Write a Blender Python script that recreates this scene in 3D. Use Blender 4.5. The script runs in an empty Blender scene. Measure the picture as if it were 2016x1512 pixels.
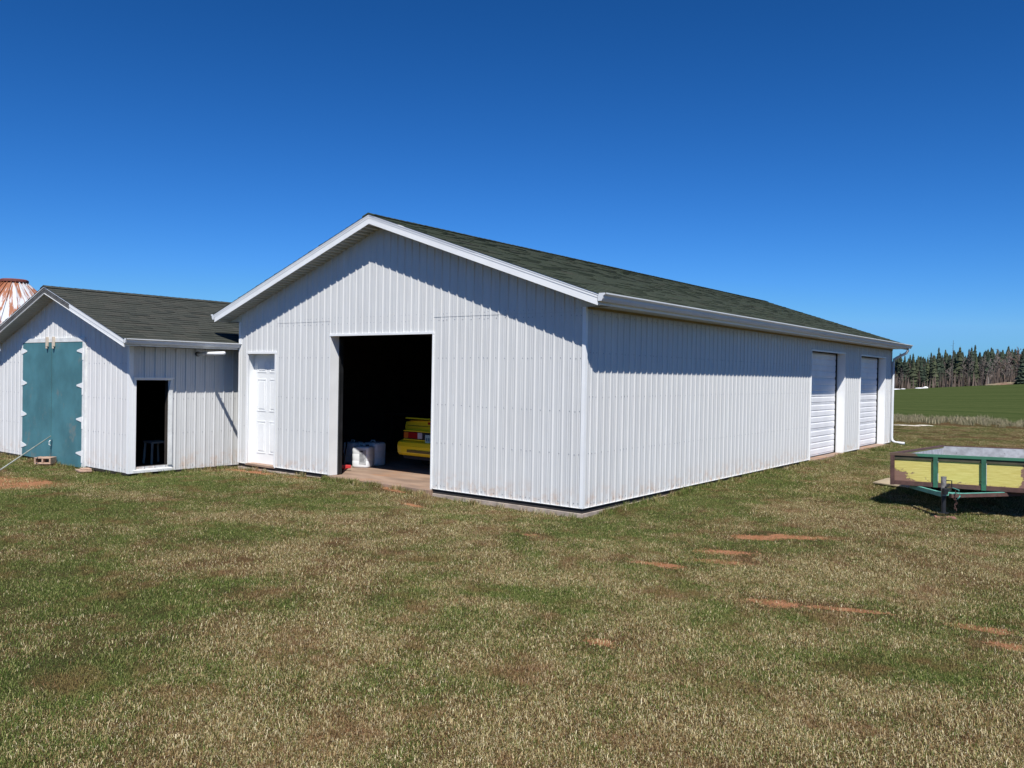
import bpy, math, random
import numpy as np
from mathutils import Vector, Matrix

random.seed(7)
rng = np.random.default_rng(7)
R = math.radians
S = bpy.context.scene
COL = S.collection

# ---------------------------------------------------------------- camera
def setup_camera():
    cd = bpy.data.cameras.new('camera'); co = bpy.data.objects.new('camera', cd); COL.objects.link(co)
    pitch, roll, yaw = R(-0.6453), R(0.996), R(37.8123)
    fw = Vector((-math.sin(yaw)*math.cos(pitch), math.cos(yaw)*math.cos(pitch), math.sin(pitch)))
    rt = Vector((math.cos(yaw), math.sin(yaw), 0)); up = rt.cross(fw)
    r2 = rt*math.cos(roll)+up*math.sin(roll); u2 = -rt*math.sin(roll)+up*math.cos(roll)
    m = Matrix((r2, u2, -fw)).transposed().to_4x4(); m.translation = Vector((5.9976, -9.3128, 1.78))
    co.matrix_world = m
    cd.sensor_fit = 'HORIZONTAL'; cd.sensor_width = 36; cd.lens = 1617.34/2016*36
    cd.clip_start = 0.05; cd.clip_end = 3000
    S.camera = co
setup_camera()

# ---------------------------------------------------------------- sky, sun, exposure
LDIR = Vector((-0.90, 1.0, -1.78)).normalized()      # the way the sunlight travels
SUN_EL = math.asin(-LDIR.z)
SUN_AZ = math.atan2(-LDIR.x, -LDIR.y)
SKY_STRENGTH, SUN_STRENGTH, EXPOSURE = 0.10, 5.0, 0.32
SKY_GAIN = (.0620, .2540, .3730); SKY_GAMMA = (1.856, 1.393, 1.467)
def setup_light():
    w = bpy.data.worlds.new('World'); S.world = w; w.use_nodes = True
    nt = w.node_tree; nt.nodes.clear()
    out = nt.nodes.new('ShaderNodeOutputWorld'); bg = nt.nodes.new('ShaderNodeBackground')
    sky = nt.nodes.new('ShaderNodeTexSky'); sky.sky_type = 'NISHITA'; sky.sun_disc = False
    sky.sun_elevation = SUN_EL; sky.sun_rotation = SUN_AZ
    sky.altitude = 200; sky.air_density = 1.0; sky.dust_density = 0.2; sky.ozone_density = 3.0
    sep = nt.nodes.new('ShaderNodeSeparateColor'); com = nt.nodes.new('ShaderNodeCombineColor')
    nt.links.new(sky.outputs[0], sep.inputs[0])
    for i in range(3):      # one even colour response for the whole sky
        pw = nt.nodes.new('ShaderNodeMath'); pw.operation = 'POWER'; pw.inputs[1].default_value = SKY_GAMMA[i]
        mu = nt.nodes.new('ShaderNodeMath'); mu.operation = 'MULTIPLY'; mu.inputs[1].default_value = SKY_GAIN[i]
        nt.links.new(sep.outputs[i], pw.inputs[0]); nt.links.new(pw.outputs[0], mu.inputs[0]); mn = nt.nodes.new('ShaderNodeMath'); mn.operation = 'MINIMUM'; mn.inputs[1].default_value = (1.5, 3.9, 7.2)[i]; nt.links.new(mu.outputs[0], mn.inputs[0]); nt.links.new(mn.outputs[0], com.inputs[i])
    bg.inputs[1].default_value = SKY_STRENGTH
    nt.links.new(com.outputs[0], bg.inputs[0]); nt.links.new(bg.outputs[0], out.inputs[0])
    sd = bpy.data.lights.new('sun', 'SUN'); so = bpy.data.objects.new('sun', sd); COL.objects.link(so)
    sd.energy = SUN_STRENGTH; sd.angle = R(0.5); sd.color = (1.0, 0.965, 0.90)
    so.rotation_euler = LDIR.to_track_quat('-Z', 'Y').to_euler()
    so.location = (20, -20, 40)
    S.view_settings.view_transform = 'Standard'; S.view_settings.look = 'None'
    S.view_settings.gamma = 1; S.view_settings.use_curve_mapping = False
    S.view_settings.exposure = EXPOSURE
    S.render.engine = 'CYCLES'
setup_light()

# ---------------------------------------------------------------- materials
def srgb(r, g, b):
    f = lambda c: (c/255/12.92) if c/255 <= .04045 else ((c/255+.055)/1.055)**2.4
    return (f(r), f(g), f(b), 1)
class NT:
    """small node-tree helper"""
    def __init__(s, nt): s.nt = nt
    def n(s, t, **kw):
        nd = s.nt.nodes.new(t)
        for k, v in kw.items(): setattr(nd, k, v)
        return nd
    def put(s, sock, v):
        if hasattr(v, 'links') or isinstance(v, bpy.types.NodeSocket): s.nt.links.new(v, sock)
        elif v is not None: sock.default_value = v
    def math(s, op, a, b=None, c=None, clamp=False):
        nd = s.n('ShaderNodeMath', operation=op); nd.use_clamp = clamp
        for i, v in enumerate((a, b, c)):
            if v is not None: s.put(nd.inputs[i], v)
        return nd.outputs[0]
    def mix(s, f, a, b, mode='MIX'):
        nd = s.n('ShaderNodeMix', data_type='RGBA', blend_type=mode)
        s.put(nd.inputs[0], f); s.put(nd.inputs[6], a); s.put(nd.inputs[7], b)
        return nd.outputs[2]
    def noise(s, vec, scale, detail=4, rough=.55, dist=0.0):
        nd = s.n('ShaderNodeTexNoise'); s.put(nd.inputs['Vector'], vec)
        nd.inputs['Scale'].default_value = scale; nd.inputs['Detail'].default_value = detail
        nd.inputs['Roughness'].default_value = rough; nd.inputs['Distortion'].default_value = dist
        return nd.outputs[0]
    def ramp(s, f, stops):
        nd = s.n('ShaderNodeValToRGB'); s.put(nd.inputs[0], f)
        el = nd.color_ramp.elements
        while len(el) > 1: el.remove(el[-1])
        el[0].position, el[0].color = stops[0]
        for p, c in stops[1:]:
            e = el.new(p); e.color = c
        return nd.outputs[0]
    def remap(s, v, a, b, c=0.0, d=1.0, smooth=True):
        nd = s.n('ShaderNodeMapRange'); nd.interpolation_type = 'SMOOTHSTEP' if smooth else 'LINEAR'
        s.put(nd.inputs[0], v)
        for i, q in zip((1, 2, 3, 4), (a, b, c, d)): nd.inputs[i].default_value = q
        return nd.outputs[0]
    def mapping(s, vec, scale=(1, 1, 1), rot=(0, 0, 0), loc=(0, 0, 0)):
        nd = s.n('ShaderNodeMapping'); s.put(nd.inputs[0], vec)
        nd.inputs[1].default_value = loc; nd.inputs[2].default_value = rot; nd.inputs[3].default_value = scale
        return nd.outputs[0]
def new_mat(name):
    m = bpy.data.materials.new(name); m.use_nodes = True; nt = m.node_tree; nt.nodes.clear()
    out = nt.nodes.new('ShaderNodeOutputMaterial'); b = nt.nodes.new('ShaderNodeBsdfPrincipled')
    nt.links.new(b.outputs[0], out.inputs[0])
    return m, NT(nt), b
def simple(name, col, rough=.6, metal=0.0, var=.12, vscale=3.0, bump=0.0, bscale=40, tint=None, stretch=(1, 1, 1), spec=.5, coat=0.0):
    """colour with soft mottling, optional second colour in patches and fine relief"""
    m, t, b = new_mat(name)
    g = t.n('ShaderNodeNewGeometry').outputs['Position']
    v = t.mapping(g, stretch)
    n1 = t.noise(v, vscale, 6, .6)
    dark = tuple(c*(1-var) for c in col[:3])+(1,); lite = tuple(min(1, c*(1+var)) for c in col[:3])+(1,)
    c = t.mix(t.remap(n1, .3, .7), dark, lite)
    if tint:
        n2 = t.noise(t.mapping(g, stretch, loc=(7, 3, 1)), vscale*tint[2] if len(tint) > 2 else vscale*.6, 8, .7)
        c = t.mix(t.remap(n2, tint[1], tint[1]+.12), c, tint[0])
    t.put(b.inputs['Base Color'], c)
    b.inputs['Roughness'].default_value = rough; b.inputs['Metallic'].default_value = metal
    b.inputs['Specular IOR Level'].default_value = spec; b.inputs['Coat Weight'].default_value = coat
    if bump:
        bp = t.n('ShaderNodeBump'); bp.inputs['Strength'].default_value = bump; bp.inputs['Distance'].default_value = .01
        t.put(bp.inputs['Height'], t.noise(v, bscale, 4, .6)); t.put(b.inputs['Normal'], bp.outputs[0])
    return m
def siding_mat(name, base, soil=0.5, chalk=.04):
    """painted sheet steel: a slightly different tone per sheet, oil-canning, red soil splashed on the foot"""
    m, t, b = new_mat(name)
    geo = t.n('ShaderNodeNewGeometry'); pos = geo.outputs['Position']
    rnd = t.n('ShaderNodeObjectInfo').outputs['Random']
    vert = t.mapping(pos, (1, 1, .12))
    n = t.noise(vert, 5, 6, .6)
    c = t.mix(t.remap(n, .3, .75), tuple(x*(1-chalk*1.8) for x in base)+(1,), tuple(min(1, x*(1+chalk*.4)) for x in base)+(1,))
    c = t.mix(t.math('MULTIPLY', rnd, .05), c, (.50, .54, .60, 1))
    sep = t.n('ShaderNodeSeparateXYZ'); t.put(sep.inputs[0], pos); z = sep.outputs[2]
    foot = t.remap(z, .38, -.03)
    sp = t.math('MULTIPLY', foot, t.remap(t.noise(pos, 6, 6, .7), .42, .72))
    c = t.mix(t.math('MULTIPLY', sp, soil), c, (.50, .30, .17, 1))
    streak = t.remap(t.noise(t.mapping(pos, (14, 14, .5)), 2.2, 5, .6), .62, .8)
    c = t.mix(t.math('MULTIPLY', streak, .06), c, (.45, .42, .36, 1))
    t.put(b.inputs['Base Color'], c)
    b.inputs['Roughness'].default_value = .42; b.inputs['Specular IOR Level'].default_value = .4
    bp = t.n('ShaderNodeBump'); bp.inputs['Strength'].default_value = .35; bp.inputs['Distance'].default_value = .02
    t.put(bp.inputs['Height'], t.noise(t.mapping(pos, (1, 1, .45)), 3.5, 2, .4)); t.put(b.inputs['Normal'], bp.outputs[0])
    return m
def shingle_mat(name, cols):
    m, t, b = new_mat(name)
    at = t.n('ShaderNodeAttribute', attribute_name='tone'); pos = t.n('ShaderNodeNewGeometry').outputs['Position']
    c = t.ramp(at.outputs['Fac'], [(i/(len(cols)-1), q) for i, q in enumerate(cols)])
    n = t.noise(pos, 1.3, 5, .6); c = t.mix(t.remap(n, .35, .7), c, t.mix(.25, c, (.05, .055, .05, 1)))
    gr = t.noise(pos, 160, 2, .8); c = t.mix(t.remap(gr, .3, .7), t.mix(.55, c, (.005, .006, .005, 1)), t.mix(.22, c, (.16, .17, .14, 1)))
    t.put(b.inputs['Base Color'], c); b.inputs['Roughness'].default_value = .95; b.inputs['Specular IOR Level'].default_value = .15
    bp = t.n('ShaderNodeBump'); bp.inputs['Strength'].default_value = .6; bp.inputs['Distance'].default_value = .004
    t.put(bp.inputs['Height'], gr); t.put(b.inputs['Normal'], bp.outputs[0])
    return m

M = {}
M['siding'] = siding_mat('white_siding', (.605, .610, .605), .6)
M['shed_siding'] = siding_mat('shed_siding', (.68, .68, .675), .35, .05)
M['trim'] = simple('white_trim', (.80, .81, .81, 1), .42, var=.04, vscale=2, bump=.1, bscale=3)
M['trim_old'] = simple('worn_white_trim', (.70, .71, .70, 1), .6, var=.12, vscale=6, tint=((.33, .30, .26, 1), .66), bump=.2)
M['weathered'] = simple('weathered_wood', (.10, .10, .10, 1), .85, var=.35, vscale=14, bump=.5, tint=((.30, .31, .32, 1), .62))
M['soffit'] = simple('soffit_metal', (.55, .55, .50, 1), .55, var=.05)
M['gutter'] = simple('gutter_metal', (.66, .68, .70, 1), .35, var=.05, vscale=1.5)
M['sill_black'] = simple('tar_sill', (.025, .022, .022, 1), .8, var=.3, vscale=8)
M['concrete'] = simple('old_concrete', (.36, .30, .25, 1), .9, var=.2, vscale=6, bump=.5, bscale=30, tint=((.40, .24, .16, 1), .55))
M['slab'] = simple('soil_stained_slab', (.29, .20, .145, 1), .85, var=.28, vscale=3, bump=.3, bscale=25, tint=((.34, .19, .11, 1), .5), stretch=(.35, 1, 1))
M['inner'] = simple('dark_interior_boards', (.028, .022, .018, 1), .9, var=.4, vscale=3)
M['roof_green'] = shingle_mat('green_shingles', [(.028, .042, .024, 1), (.044, .062, .034, 1), (.056, .072, .042, 1), (.068, .066, .044, 1)])
M['roof_grey'] = shingle_mat('grey_shingles', [(.026, .030, .027, 1), (.048, .052, .043, 1), (.062, .062, .052, 1), (.074, .068, .056, 1)])
M['teal'] = simple('teal_paint', (.065, .185, .215, 1), .55, var=.18, vscale=1.6, tint=((.15, .20, .20, 1), .56, 1.1), bump=.15, bscale=8)
M['screw'] = simple('screw_heads', (.30, .32, .36, 1), .4, metal=.6)
M['beige'] = simple('beige_wood', (.55, .47, .38, 1), .7, bump=.3)
M['pole'] = simple('grey_pole', (.26, .28, .25, 1), .5, var=.25, vscale=10)
M['block'] = simple('brick_block', (.42, .28, .20, 1), .9, var=.25, vscale=14, bump=.5)
M['dark_metal'] = simple('dark_metal', (.03, .032, .036, 1), .45, metal=.5, var=.3)
M['blackrub'] = simple('black_rubber', (.015, .015, .015, 1), .8)
M['yellow_car'] = simple('yellow_car_paint', (.88, .62, .02, 1), .3, var=.03, coat=.6)
M['glass_dark'] = simple('dark_car_glass', (.01, .012, .014, 1), .08, var=.02, spec=.8)
M['red_lens'] = simple('red_lamp_lens', (.25, .012, .012, 1), .2, var=.1)
M['amber_lens'] = simple('amber_lamp_lens', (.45, .12, .02, 1), .2, var=.1)
M['clear_lens'] = simple('clear_lamp_lens', (.45, .40, .42, 1), .2, var=.1)
M['plate'] = simple('licence_plate', (.32, .45, .44, 1), .5)
M['plate_print'] = simple('plate_print', (.03, .10, .14, 1), .5)
M['rim'] = simple('wheel_rim', (.4, .4, .4, 1), .35, metal=.8)
M['white_plastic'] = simple('white_plastic', (.72, .75, .78, 1), .45, var=.05, vscale=8)
M['label_grey'] = simple('printed_label', (.42, .44, .46, 1), .6)
M['print_black'] = simple('label_print', (.05, .05, .06, 1), .6)
M['blue_plastic'] = simple('blue_plastic', (.02, .035, .12, 1), .45)
M['red_paint'] = simple('red_paint', (.50, .03, .03, 1), .45)
M['tr_green'] = simple('faded_green_paint', (.03, .12, .07, 1), .6, var=.25, vscale=7, tint=((.11, .05, .035, 1), .60, 1.3), bump=.2)
M['tr_rust'] = simple('rusty_brown_frame', (.085, .042, .035, 1), .8, var=.3, vscale=9, tint=((.04, .09, .06, 1), .60), bump=.3)
M['tr_teal'] = simple('pale_teal_paint', (.11, .36, .30, 1), .6, var=.2, vscale=8, tint=((.12, .06, .04, 1), .66))
M['tr_yellow_plain'] = simple('peeling_yellow_ply', (.62, .53, .16, 1), .75, var=.14, vscale=5, tint=((.20, .11, .07, 1), .60, .8), stretch=(.5, .5, 2.0), bump=.35, bscale=20)
M['tr_white'] = simple('weathered_pale_ply', (.34, .35, .37, 1), .8, var=.25, vscale=7, tint=((.12, .12, .13, 1), .60, 2.6), bump=.3)
M['plywood'] = simple('old_plywood', (.36, .29, .19, 1), .85, var=.2, vscale=5, bump=.4)
M['snow'] = simple('old_snow', (.80, .80, .80, 1), .7, var=.08)
M['snow_old'] = simple('dirty_snow', (.55, .50, .42, 1), .8, var=.25, vscale=6)
M['bark'] = simple('grey_bark', (.07, .058, .050, 1), .9, var=.3)
M['bark_pale'] = simple('pale_bark', (.24, .21, .18, 1), .9, var=.2)
M['twig_grey'] = simple('grey_twigs', (.17, .14, .125, 1), .9, var=.3, vscale=.4)
M['twig_red'] = simple('reddish_twigs', (.17, .105, .085, 1), .9, var=.3, vscale=.4)
M['spruce'] = simple('spruce_needles', (.028, .042, .024, 1), .9, var=.5, vscale=.5)
M['fir'] = simple('olive_needles', (.045, .055, .025, 1), .9, var=.5, vscale=.5)
M['brush'] = simple('bare_brush', (.115, .085, .070, 1), .95, var=.4, vscale=.3)

def peeling_yellow():
    m, t, b = new_mat('peeling_yellow_boards'); ob = t.n('ShaderNodeTexCoord').outputs['Object']; sp = t.n('ShaderNodeSeparateXYZ'); t.put(sp.inputs[0], ob)
    x, z = sp.outputs[0], sp.outputs[2]; grain = t.noise(t.mapping(ob, (1.5, 1.5, 22)), 3, 6, .7); n = t.noise(t.mapping(ob, (1, 1, 2.2)), 7, 7, .75)
    c = t.mix(t.remap(grain, .35, .7), (.52, .44, .12, 1), (.66, .58, .20, 1)); c = t.mix(t.math('MULTIPLY', t.remap(grain, .62, .7), .6), c, (.30, .22, .09, 1))
    low = t.remap(z, .20, .03); lft = t.remap(x, .42, .02); stain = t.remap(t.math('ABSOLUTE', t.math('SUBTRACT', x, 1.70)), .07, .0)
    k = t.math('ADD', t.math('MULTIPLY', low, .13), t.math('MULTIPLY', t.math('MULTIPLY', lft, t.remap(z, .34, .08)), .42)); k = t.math('ADD', k, t.math('MULTIPLY', stain, .26))
    f = t.remap(t.math('ADD', n, k), .66, .72)
    c = t.mix(f, c, t.mix(n, (.20, .10, .07, 1), (.26, .17, .13, 1)))
    t.put(b.inputs['Base Color'], c); b.inputs['Roughness'].default_value = .8; b.inputs['Specular IOR Level'].default_value = .25
    bp = t.n('ShaderNodeBump'); bp.inputs['Strength'].default_value = .5; bp.inputs['Distance'].default_value = .006; t.put(bp.inputs['Height'], t.math('SUBTRACT', grain, f)); t.put(b.inputs['Normal'], bp.outputs[0])
    return m
def rail_paint():
    m, t, b = new_mat('rail_paint_part_rusted'); ob = t.n('ShaderNodeTexCoord').outputs['Object']; sp = t.n('ShaderNodeSeparateXYZ'); t.put(sp.inputs[0], ob)
    n = t.noise(ob, 9, 6, .7); f = t.remap(t.math('ADD', n, t.math('MULTIPLY', t.remap(sp.outputs[0], .50, .20), .35)), .64, .72)
    c = t.mix(n, (.025, .11, .065, 1), (.055, .20, .12, 1)); c = t.mix(f, c, t.mix(n, (.07, .05, .03, 1), (.16, .10, .07, 1)))
    t.put(b.inputs['Base Color'], c); b.inputs['Roughness'].default_value = .7
    return m
M['tr_rail'] = rail_paint()
M['tr_yellow'] = peeling_yellow()
# ---------------------------------------------------------------- mesh helpers
ORG = {}
class MB:
    def __init__(s): s.v = []; s.f = []; s.t = []
    def add(s, vs, fs, tone=.5):
        k = len(s.v); s.v += [tuple(v) for v in vs]; s.f += [tuple(i+k for i in f) for f in fs]; s.t += [tone]*len(vs)
    def quad(s, a, b, c, d, tone=.5): s.add((a, b, c, d), ((0, 1, 2, 3),), tone)
    def box(s, x0, x1, y0, y1, z0, z1, tone=.5):
        v = [(x, y, z) for z in (z0, z1) for y in (y0, y1) for x in (x0, x1)]
        s.add(v, ((0, 2, 3, 1), (4, 5, 7, 6), (0, 1, 5, 4), (2, 6, 7, 3), (0, 4, 6, 2), (1, 3, 7, 5)), tone)
    def beam(s, p, q, w, h, up=(0, 0, 1), tone=.5):
        p, q = Vector(p), Vector(q); d = (q-p).normalized(); u = Vector(up); a = d.cross(u)
        if a.length < 1e-4: a = d.cross(Vector((1, 0, 0)))
        a.normalize(); b = a.cross(d).normalized(); vs = []
        for o in (p, q):
            for i, j in ((-1, -1), (1, -1), (1, 1), (-1, 1)): vs.append(o+a*(i*w/2)+b*(j*h/2))
        s.add(vs, ((0, 1, 2, 3), (7, 6, 5, 4), (0, 4, 5, 1), (1, 5, 6, 2), (2, 6, 7, 3), (3, 7, 4, 0)), tone)
    def tube(s, pts, r, n=10, tone=.5, cap=True):
        pts = [Vector(p) for p in pts]; rs = r if hasattr(r, '__len__') else [r]*len(pts); k = len(s.v); ref = Vector((0, 0, 1))
        for i, p in enumerate(pts):
            d = (pts[min(i+1, len(pts)-1)]-pts[max(i-1, 0)]).normalized()
            a = d.cross(ref)
            if a.length < .05: a = d.cross(Vector((1, 0, 0)))
            a.normalize(); b = a.cross(d)
            for j in range(n):
                t = 2*math.pi*j/n; s.v.append(tuple(p+(a*math.cos(t)+b*math.sin(t))*rs[i])); s.t.append(tone)
        for i in range(len(pts)-1):
            for j in range(n):
                s.f.append((k+i*n+j, k+i*n+(j+1) % n, k+(i+1)*n+(j+1) % n, k+(i+1)*n+j))
        if cap: s.f.append(tuple(k+j for j in range(n))[::-1]); s.f.append(tuple(k+(len(pts)-1)*n+j for j in range(n)))
    def prism(s, poly, a, b, axis='y', tone=.5):
        """extrude a polygon given in the two other axes between a and b"""
        def P(u, w, c): return (u, c, w) if axis == 'y' else ((c, u, w) if axis == 'x' else (u, w, c))
        n = len(poly); vs = [P(u, w, a) for u, w in poly]+[P(u, w, b) for u, w in poly]
        fs = [tuple(range(n))[::-1], tuple(range(n, 2*n))]+[(i, (i+1) % n, n+(i+1) % n, n+i) for i in range(n)]
        s.add(vs, fs, tone)
    def lathe(s, prof, c=(0, 0, 0), n=24, tone=.5):
        k = len(s.v)
        for r, z in prof:
            for j in range(n):
                t = 2*math.pi*j/n; s.v.append((c[0]+r*math.cos(t), c[1]+r*math.sin(t), c[2]+z)); s.t.append(tone)
        for i in range(len(prof)-1):
            for j in range(n): s.f.append((k+i*n+j, k+i*n+(j+1) % n, k+(i+1)*n+(j+1) % n, k+(i+1)*n+j))
    def build(s, name, mat, parent=None, smooth=False, bevel=0, org=None, fix=True):
        o = ORG.get(parent, Vector((0, 0, 0))) if org is None else Vector(org)
        me = bpy.data.meshes.new(name); me.from_pydata([(v[0]-o.x, v[1]-o.y, v[2]-o.z) for v in s.v], [], s.f)
        if fix and len(s.f) < 60000:
            import bmesh
            bm = bmesh.new(); bm.from_mesh(me)
            bmesh.ops.recalc_face_normals(bm, faces=bm.faces); bm.to_mesh(me); bm.free()
        if any(t != .5 for t in s.t):
            at = me.attributes.new('tone', 'FLOAT', 'POINT'); at.data.foreach_set('value', s.t)
        me.materials.append(M[mat] if isinstance(mat, str) else mat)
        if smooth: me.polygons.foreach_set('use_smooth', [True]*len(me.polygons))
        ob = bpy.data.objects.new(name, me); COL.objects.link(ob)
        if parent: ob.parent = parent; ORG[ob] = ORG.get(parent, Vector((0, 0, 0)))
        else: ob.location = o; ORG[ob] = o
        if bevel:
            bv = ob.modifiers.new('bevel', 'BEVEL'); bv.width = bevel; bv.segments = 2; bv.limit_method = 'ANGLE'
        return ob
def tag(o, label=None, cat=None, group=None, kind=None):
    for k, v in (('label', label), ('category', cat), ('group', group), ('kind', kind)):
        if v: o[k] = v
    return o
def thing(name, loc, label, cat, group=None):
    o = bpy.data.objects.new(name, None); COL.objects.link(o); o.location = loc; o.empty_display_size = .2
    ORG[o] = Vector(loc); return tag(o, label, cat, group)
def copy_tree(o, parent=None):
    c = o.copy(); COL.objects.link(c)
    if parent: c.parent = parent
    for ch in list(o.children): copy_tree(ch, c)
    return c

# ---------------------------------------------------------------- ground
def ss(a, b, x):
    t = np.clip((x-a)/(b-a), 0, 1); return t*t*(3-2*t)
def ground_z(x, y):
    x = np.asarray(x, float); y = np.asarray(y, float)
    dx, dy = x-6, y+9.3; d = np.hypot(dx, dy); b = np.degrees(np.arctan2(dx, dy))
    far = np.clip(1.15+.288*(b+8), -2.0, 5.0)
    z = -.085 + ss(45, 235, d)*(far+.085)
    z = z + .012*np.sin(x*1.3+.4)*np.cos(y*1.1) + .008*np.sin(x*3.1+y*2.3)
    z = z - .075*(1-ss(-8.6, -6.5, x))*(1-ss(5, 9, y))
    z = z - .055*ss(-4.2, -1.5, x)*(1-ss(.5, 1.6, np.abs(y+.2)))*(1-ss(.6, 2.2, x))          # lower at the near corner
    z = z + .018*ss(1.0, 3.0, y)*(1-ss(.2, 2.0, x))*ss(-1, 0, x)*(1-ss(14, 18, y))
    return z
# bare soil, green and dry patches: (x, y, half-length, half-width, angle deg)
BARE = [(-9.3, -3.75, 1.9, 0.66, 14), (3.61, -2.56, 0.293, 0.12, 14), (4.06, -2.41, 0.394, 0.06, 20), (2.42, -0.92, 0.315, 0.144, 30), (2.18, -1.97, 0.248, 0.12, 10), (2.59, -1.39, 0.394, 0.108, 25), (2.75, 0.5, 0.394, 0.156, 40), (2.39, 0.08, 0.293, 0.156, 40), (0.31, -1.58, 0.101, 0.06, 0), (5.27, -2.49, 0.192, 0.084, 10), (5.0, -2.17, 0.225, 0.072, 10), (-7.2, -0.2, 0.844, 0.192, -3), (-5.73, -0.24, 0.394, 0.096, 0), (-3.53, -0.13, 0.394, 0.12, -5), (-2.38, -0.81, 0.248, 0.072, 0), (3.0, -4.37, 0.135, 0.072, 0)]
GREEN = [(-1.0, -6.6, 3.8, 1.4, 12), (-3.64, -1.97, 1.5, 0.6, 20), (-2.59, -3.96, 1.3, 0.5, 30), (0.76, 3.59, 0.7, 4.5, 0), (0.66, 0.76, 0.8, 1.2, -20), (-10.55, -2.8, 1.6, 0.3, -5), (-6.99, -1.97, 3.0, 1.0, 0), (-5.0, -4.37, 2.2, 0.7, 0), (1.81, -3.75, 0.4, 0.25, 30), (0.97, 14.07, 1.0, 6, 0), (4.53, -3.64, 0.8, 0.25, 20)]
DRY = [(4.3, -5.4, 3.2, 1.5, 38), (1.6, -5.63, 2.2, 0.9, 35), (4.43, -0.6, 2.4, 1.2, 35), (-1.96, -2.59, 1.7, 0.5, 30), (5.16, -4.27, 1.2, 0.5, 30), (3.28, 2.12, 1.5, 0.8, 0), (-0.5, -4.37, 1.4, 0.5, 30), (2.86, 13.02, 3, 6, 0)]
def ell(x, y, e):
    a = R(e[4]); dx, dy = x-e[0], y-e[1]
    return np.hypot((dx*math.cos(a)+dy*math.sin(a))/e[2], (-dx*math.sin(a)+dy*math.cos(a))/e[3])
def pattern_group():
    g = bpy.data.node_groups.new('lawn_pattern', 'ShaderNodeTree')
    for nm in ('green', 'bare', 'dry'): g.interface.new_socket(nm, in_out='OUTPUT', socket_type='NodeSocketFloat')
    t = NT(g); out = t.n('NodeGroupOutput'); pos = t.n('ShaderNodeNewGeometry').outputs['Position']
    flat = t.mapping(pos, (1, 1, 0)); warp = t.noise(flat, 3.0, 5, .6); warp2 = t.noise(flat, 11.0, 3, .6)
    w = t.math('ADD', t.math('MULTIPLY', t.math('SUBTRACT', warp, .5), 2.2), t.math('MULTIPLY', t.math('SUBTRACT', warp2, .5), 1.1))
    def patches(lst, lo, hi):
        cur = None
        for e in lst:
            v = t.n('ShaderNodeVectorMath', operation='SUBTRACT'); t.put(v.inputs[0], flat); v.inputs[1].default_value = (e[0], e[1], 0)
            mv = t.mapping(v.outputs[0], (1, 1, 1), (0, 0, -R(e[4])))
            mv = t.mapping(mv, (1/e[2], 1/e[3], 1)); ln = t.n('ShaderNodeVectorMath', operation='LENGTH'); t.put(ln.inputs[0], mv)
            cur = ln.outputs['Value'] if cur is None else t.math('MINIMUM', cur, ln.outputs['Value'])
        return t.remap(t.math('ADD', cur, w), hi, lo)
    big = t.noise(flat, .55, 4, .6); mid = t.noise(flat, 2.3, 5, .65)
    gr = t.math('ADD', t.remap(t.math('ADD', t.math('MULTIPLY', big, .55), t.math('MULTIPLY', mid, .45)), .40, .62), 0)
    gr = t.math('ADD', gr, t.math('MULTIPLY', patches(GREEN, .5, 1.4), .6)); dr = patches(DRY, .4, 1.5)
    gr = t.math('SUBTRACT', gr, t.math('MULTIPLY', dr, .55), clamp=True)
    spk = t.noise(flat, 38, 3, .75)
    ba = t.math('ADD', patches(BARE, .35, 1.45), t.math('MULTIPLY', t.remap(t.noise(flat, 2.7, 6, .7), .60, .74), .5))
    ba = t.remap(t.math('ADD', ba, t.math('MULTIPLY', t.math('SUBTRACT', spk, .5), 2.8)), .38, .62)
    t.put(out.inputs['green'], gr); t.put(out.inputs['bare'], ba); t.put(out.inputs['dry'], dr)
    return g
PG = pattern_group()
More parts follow.
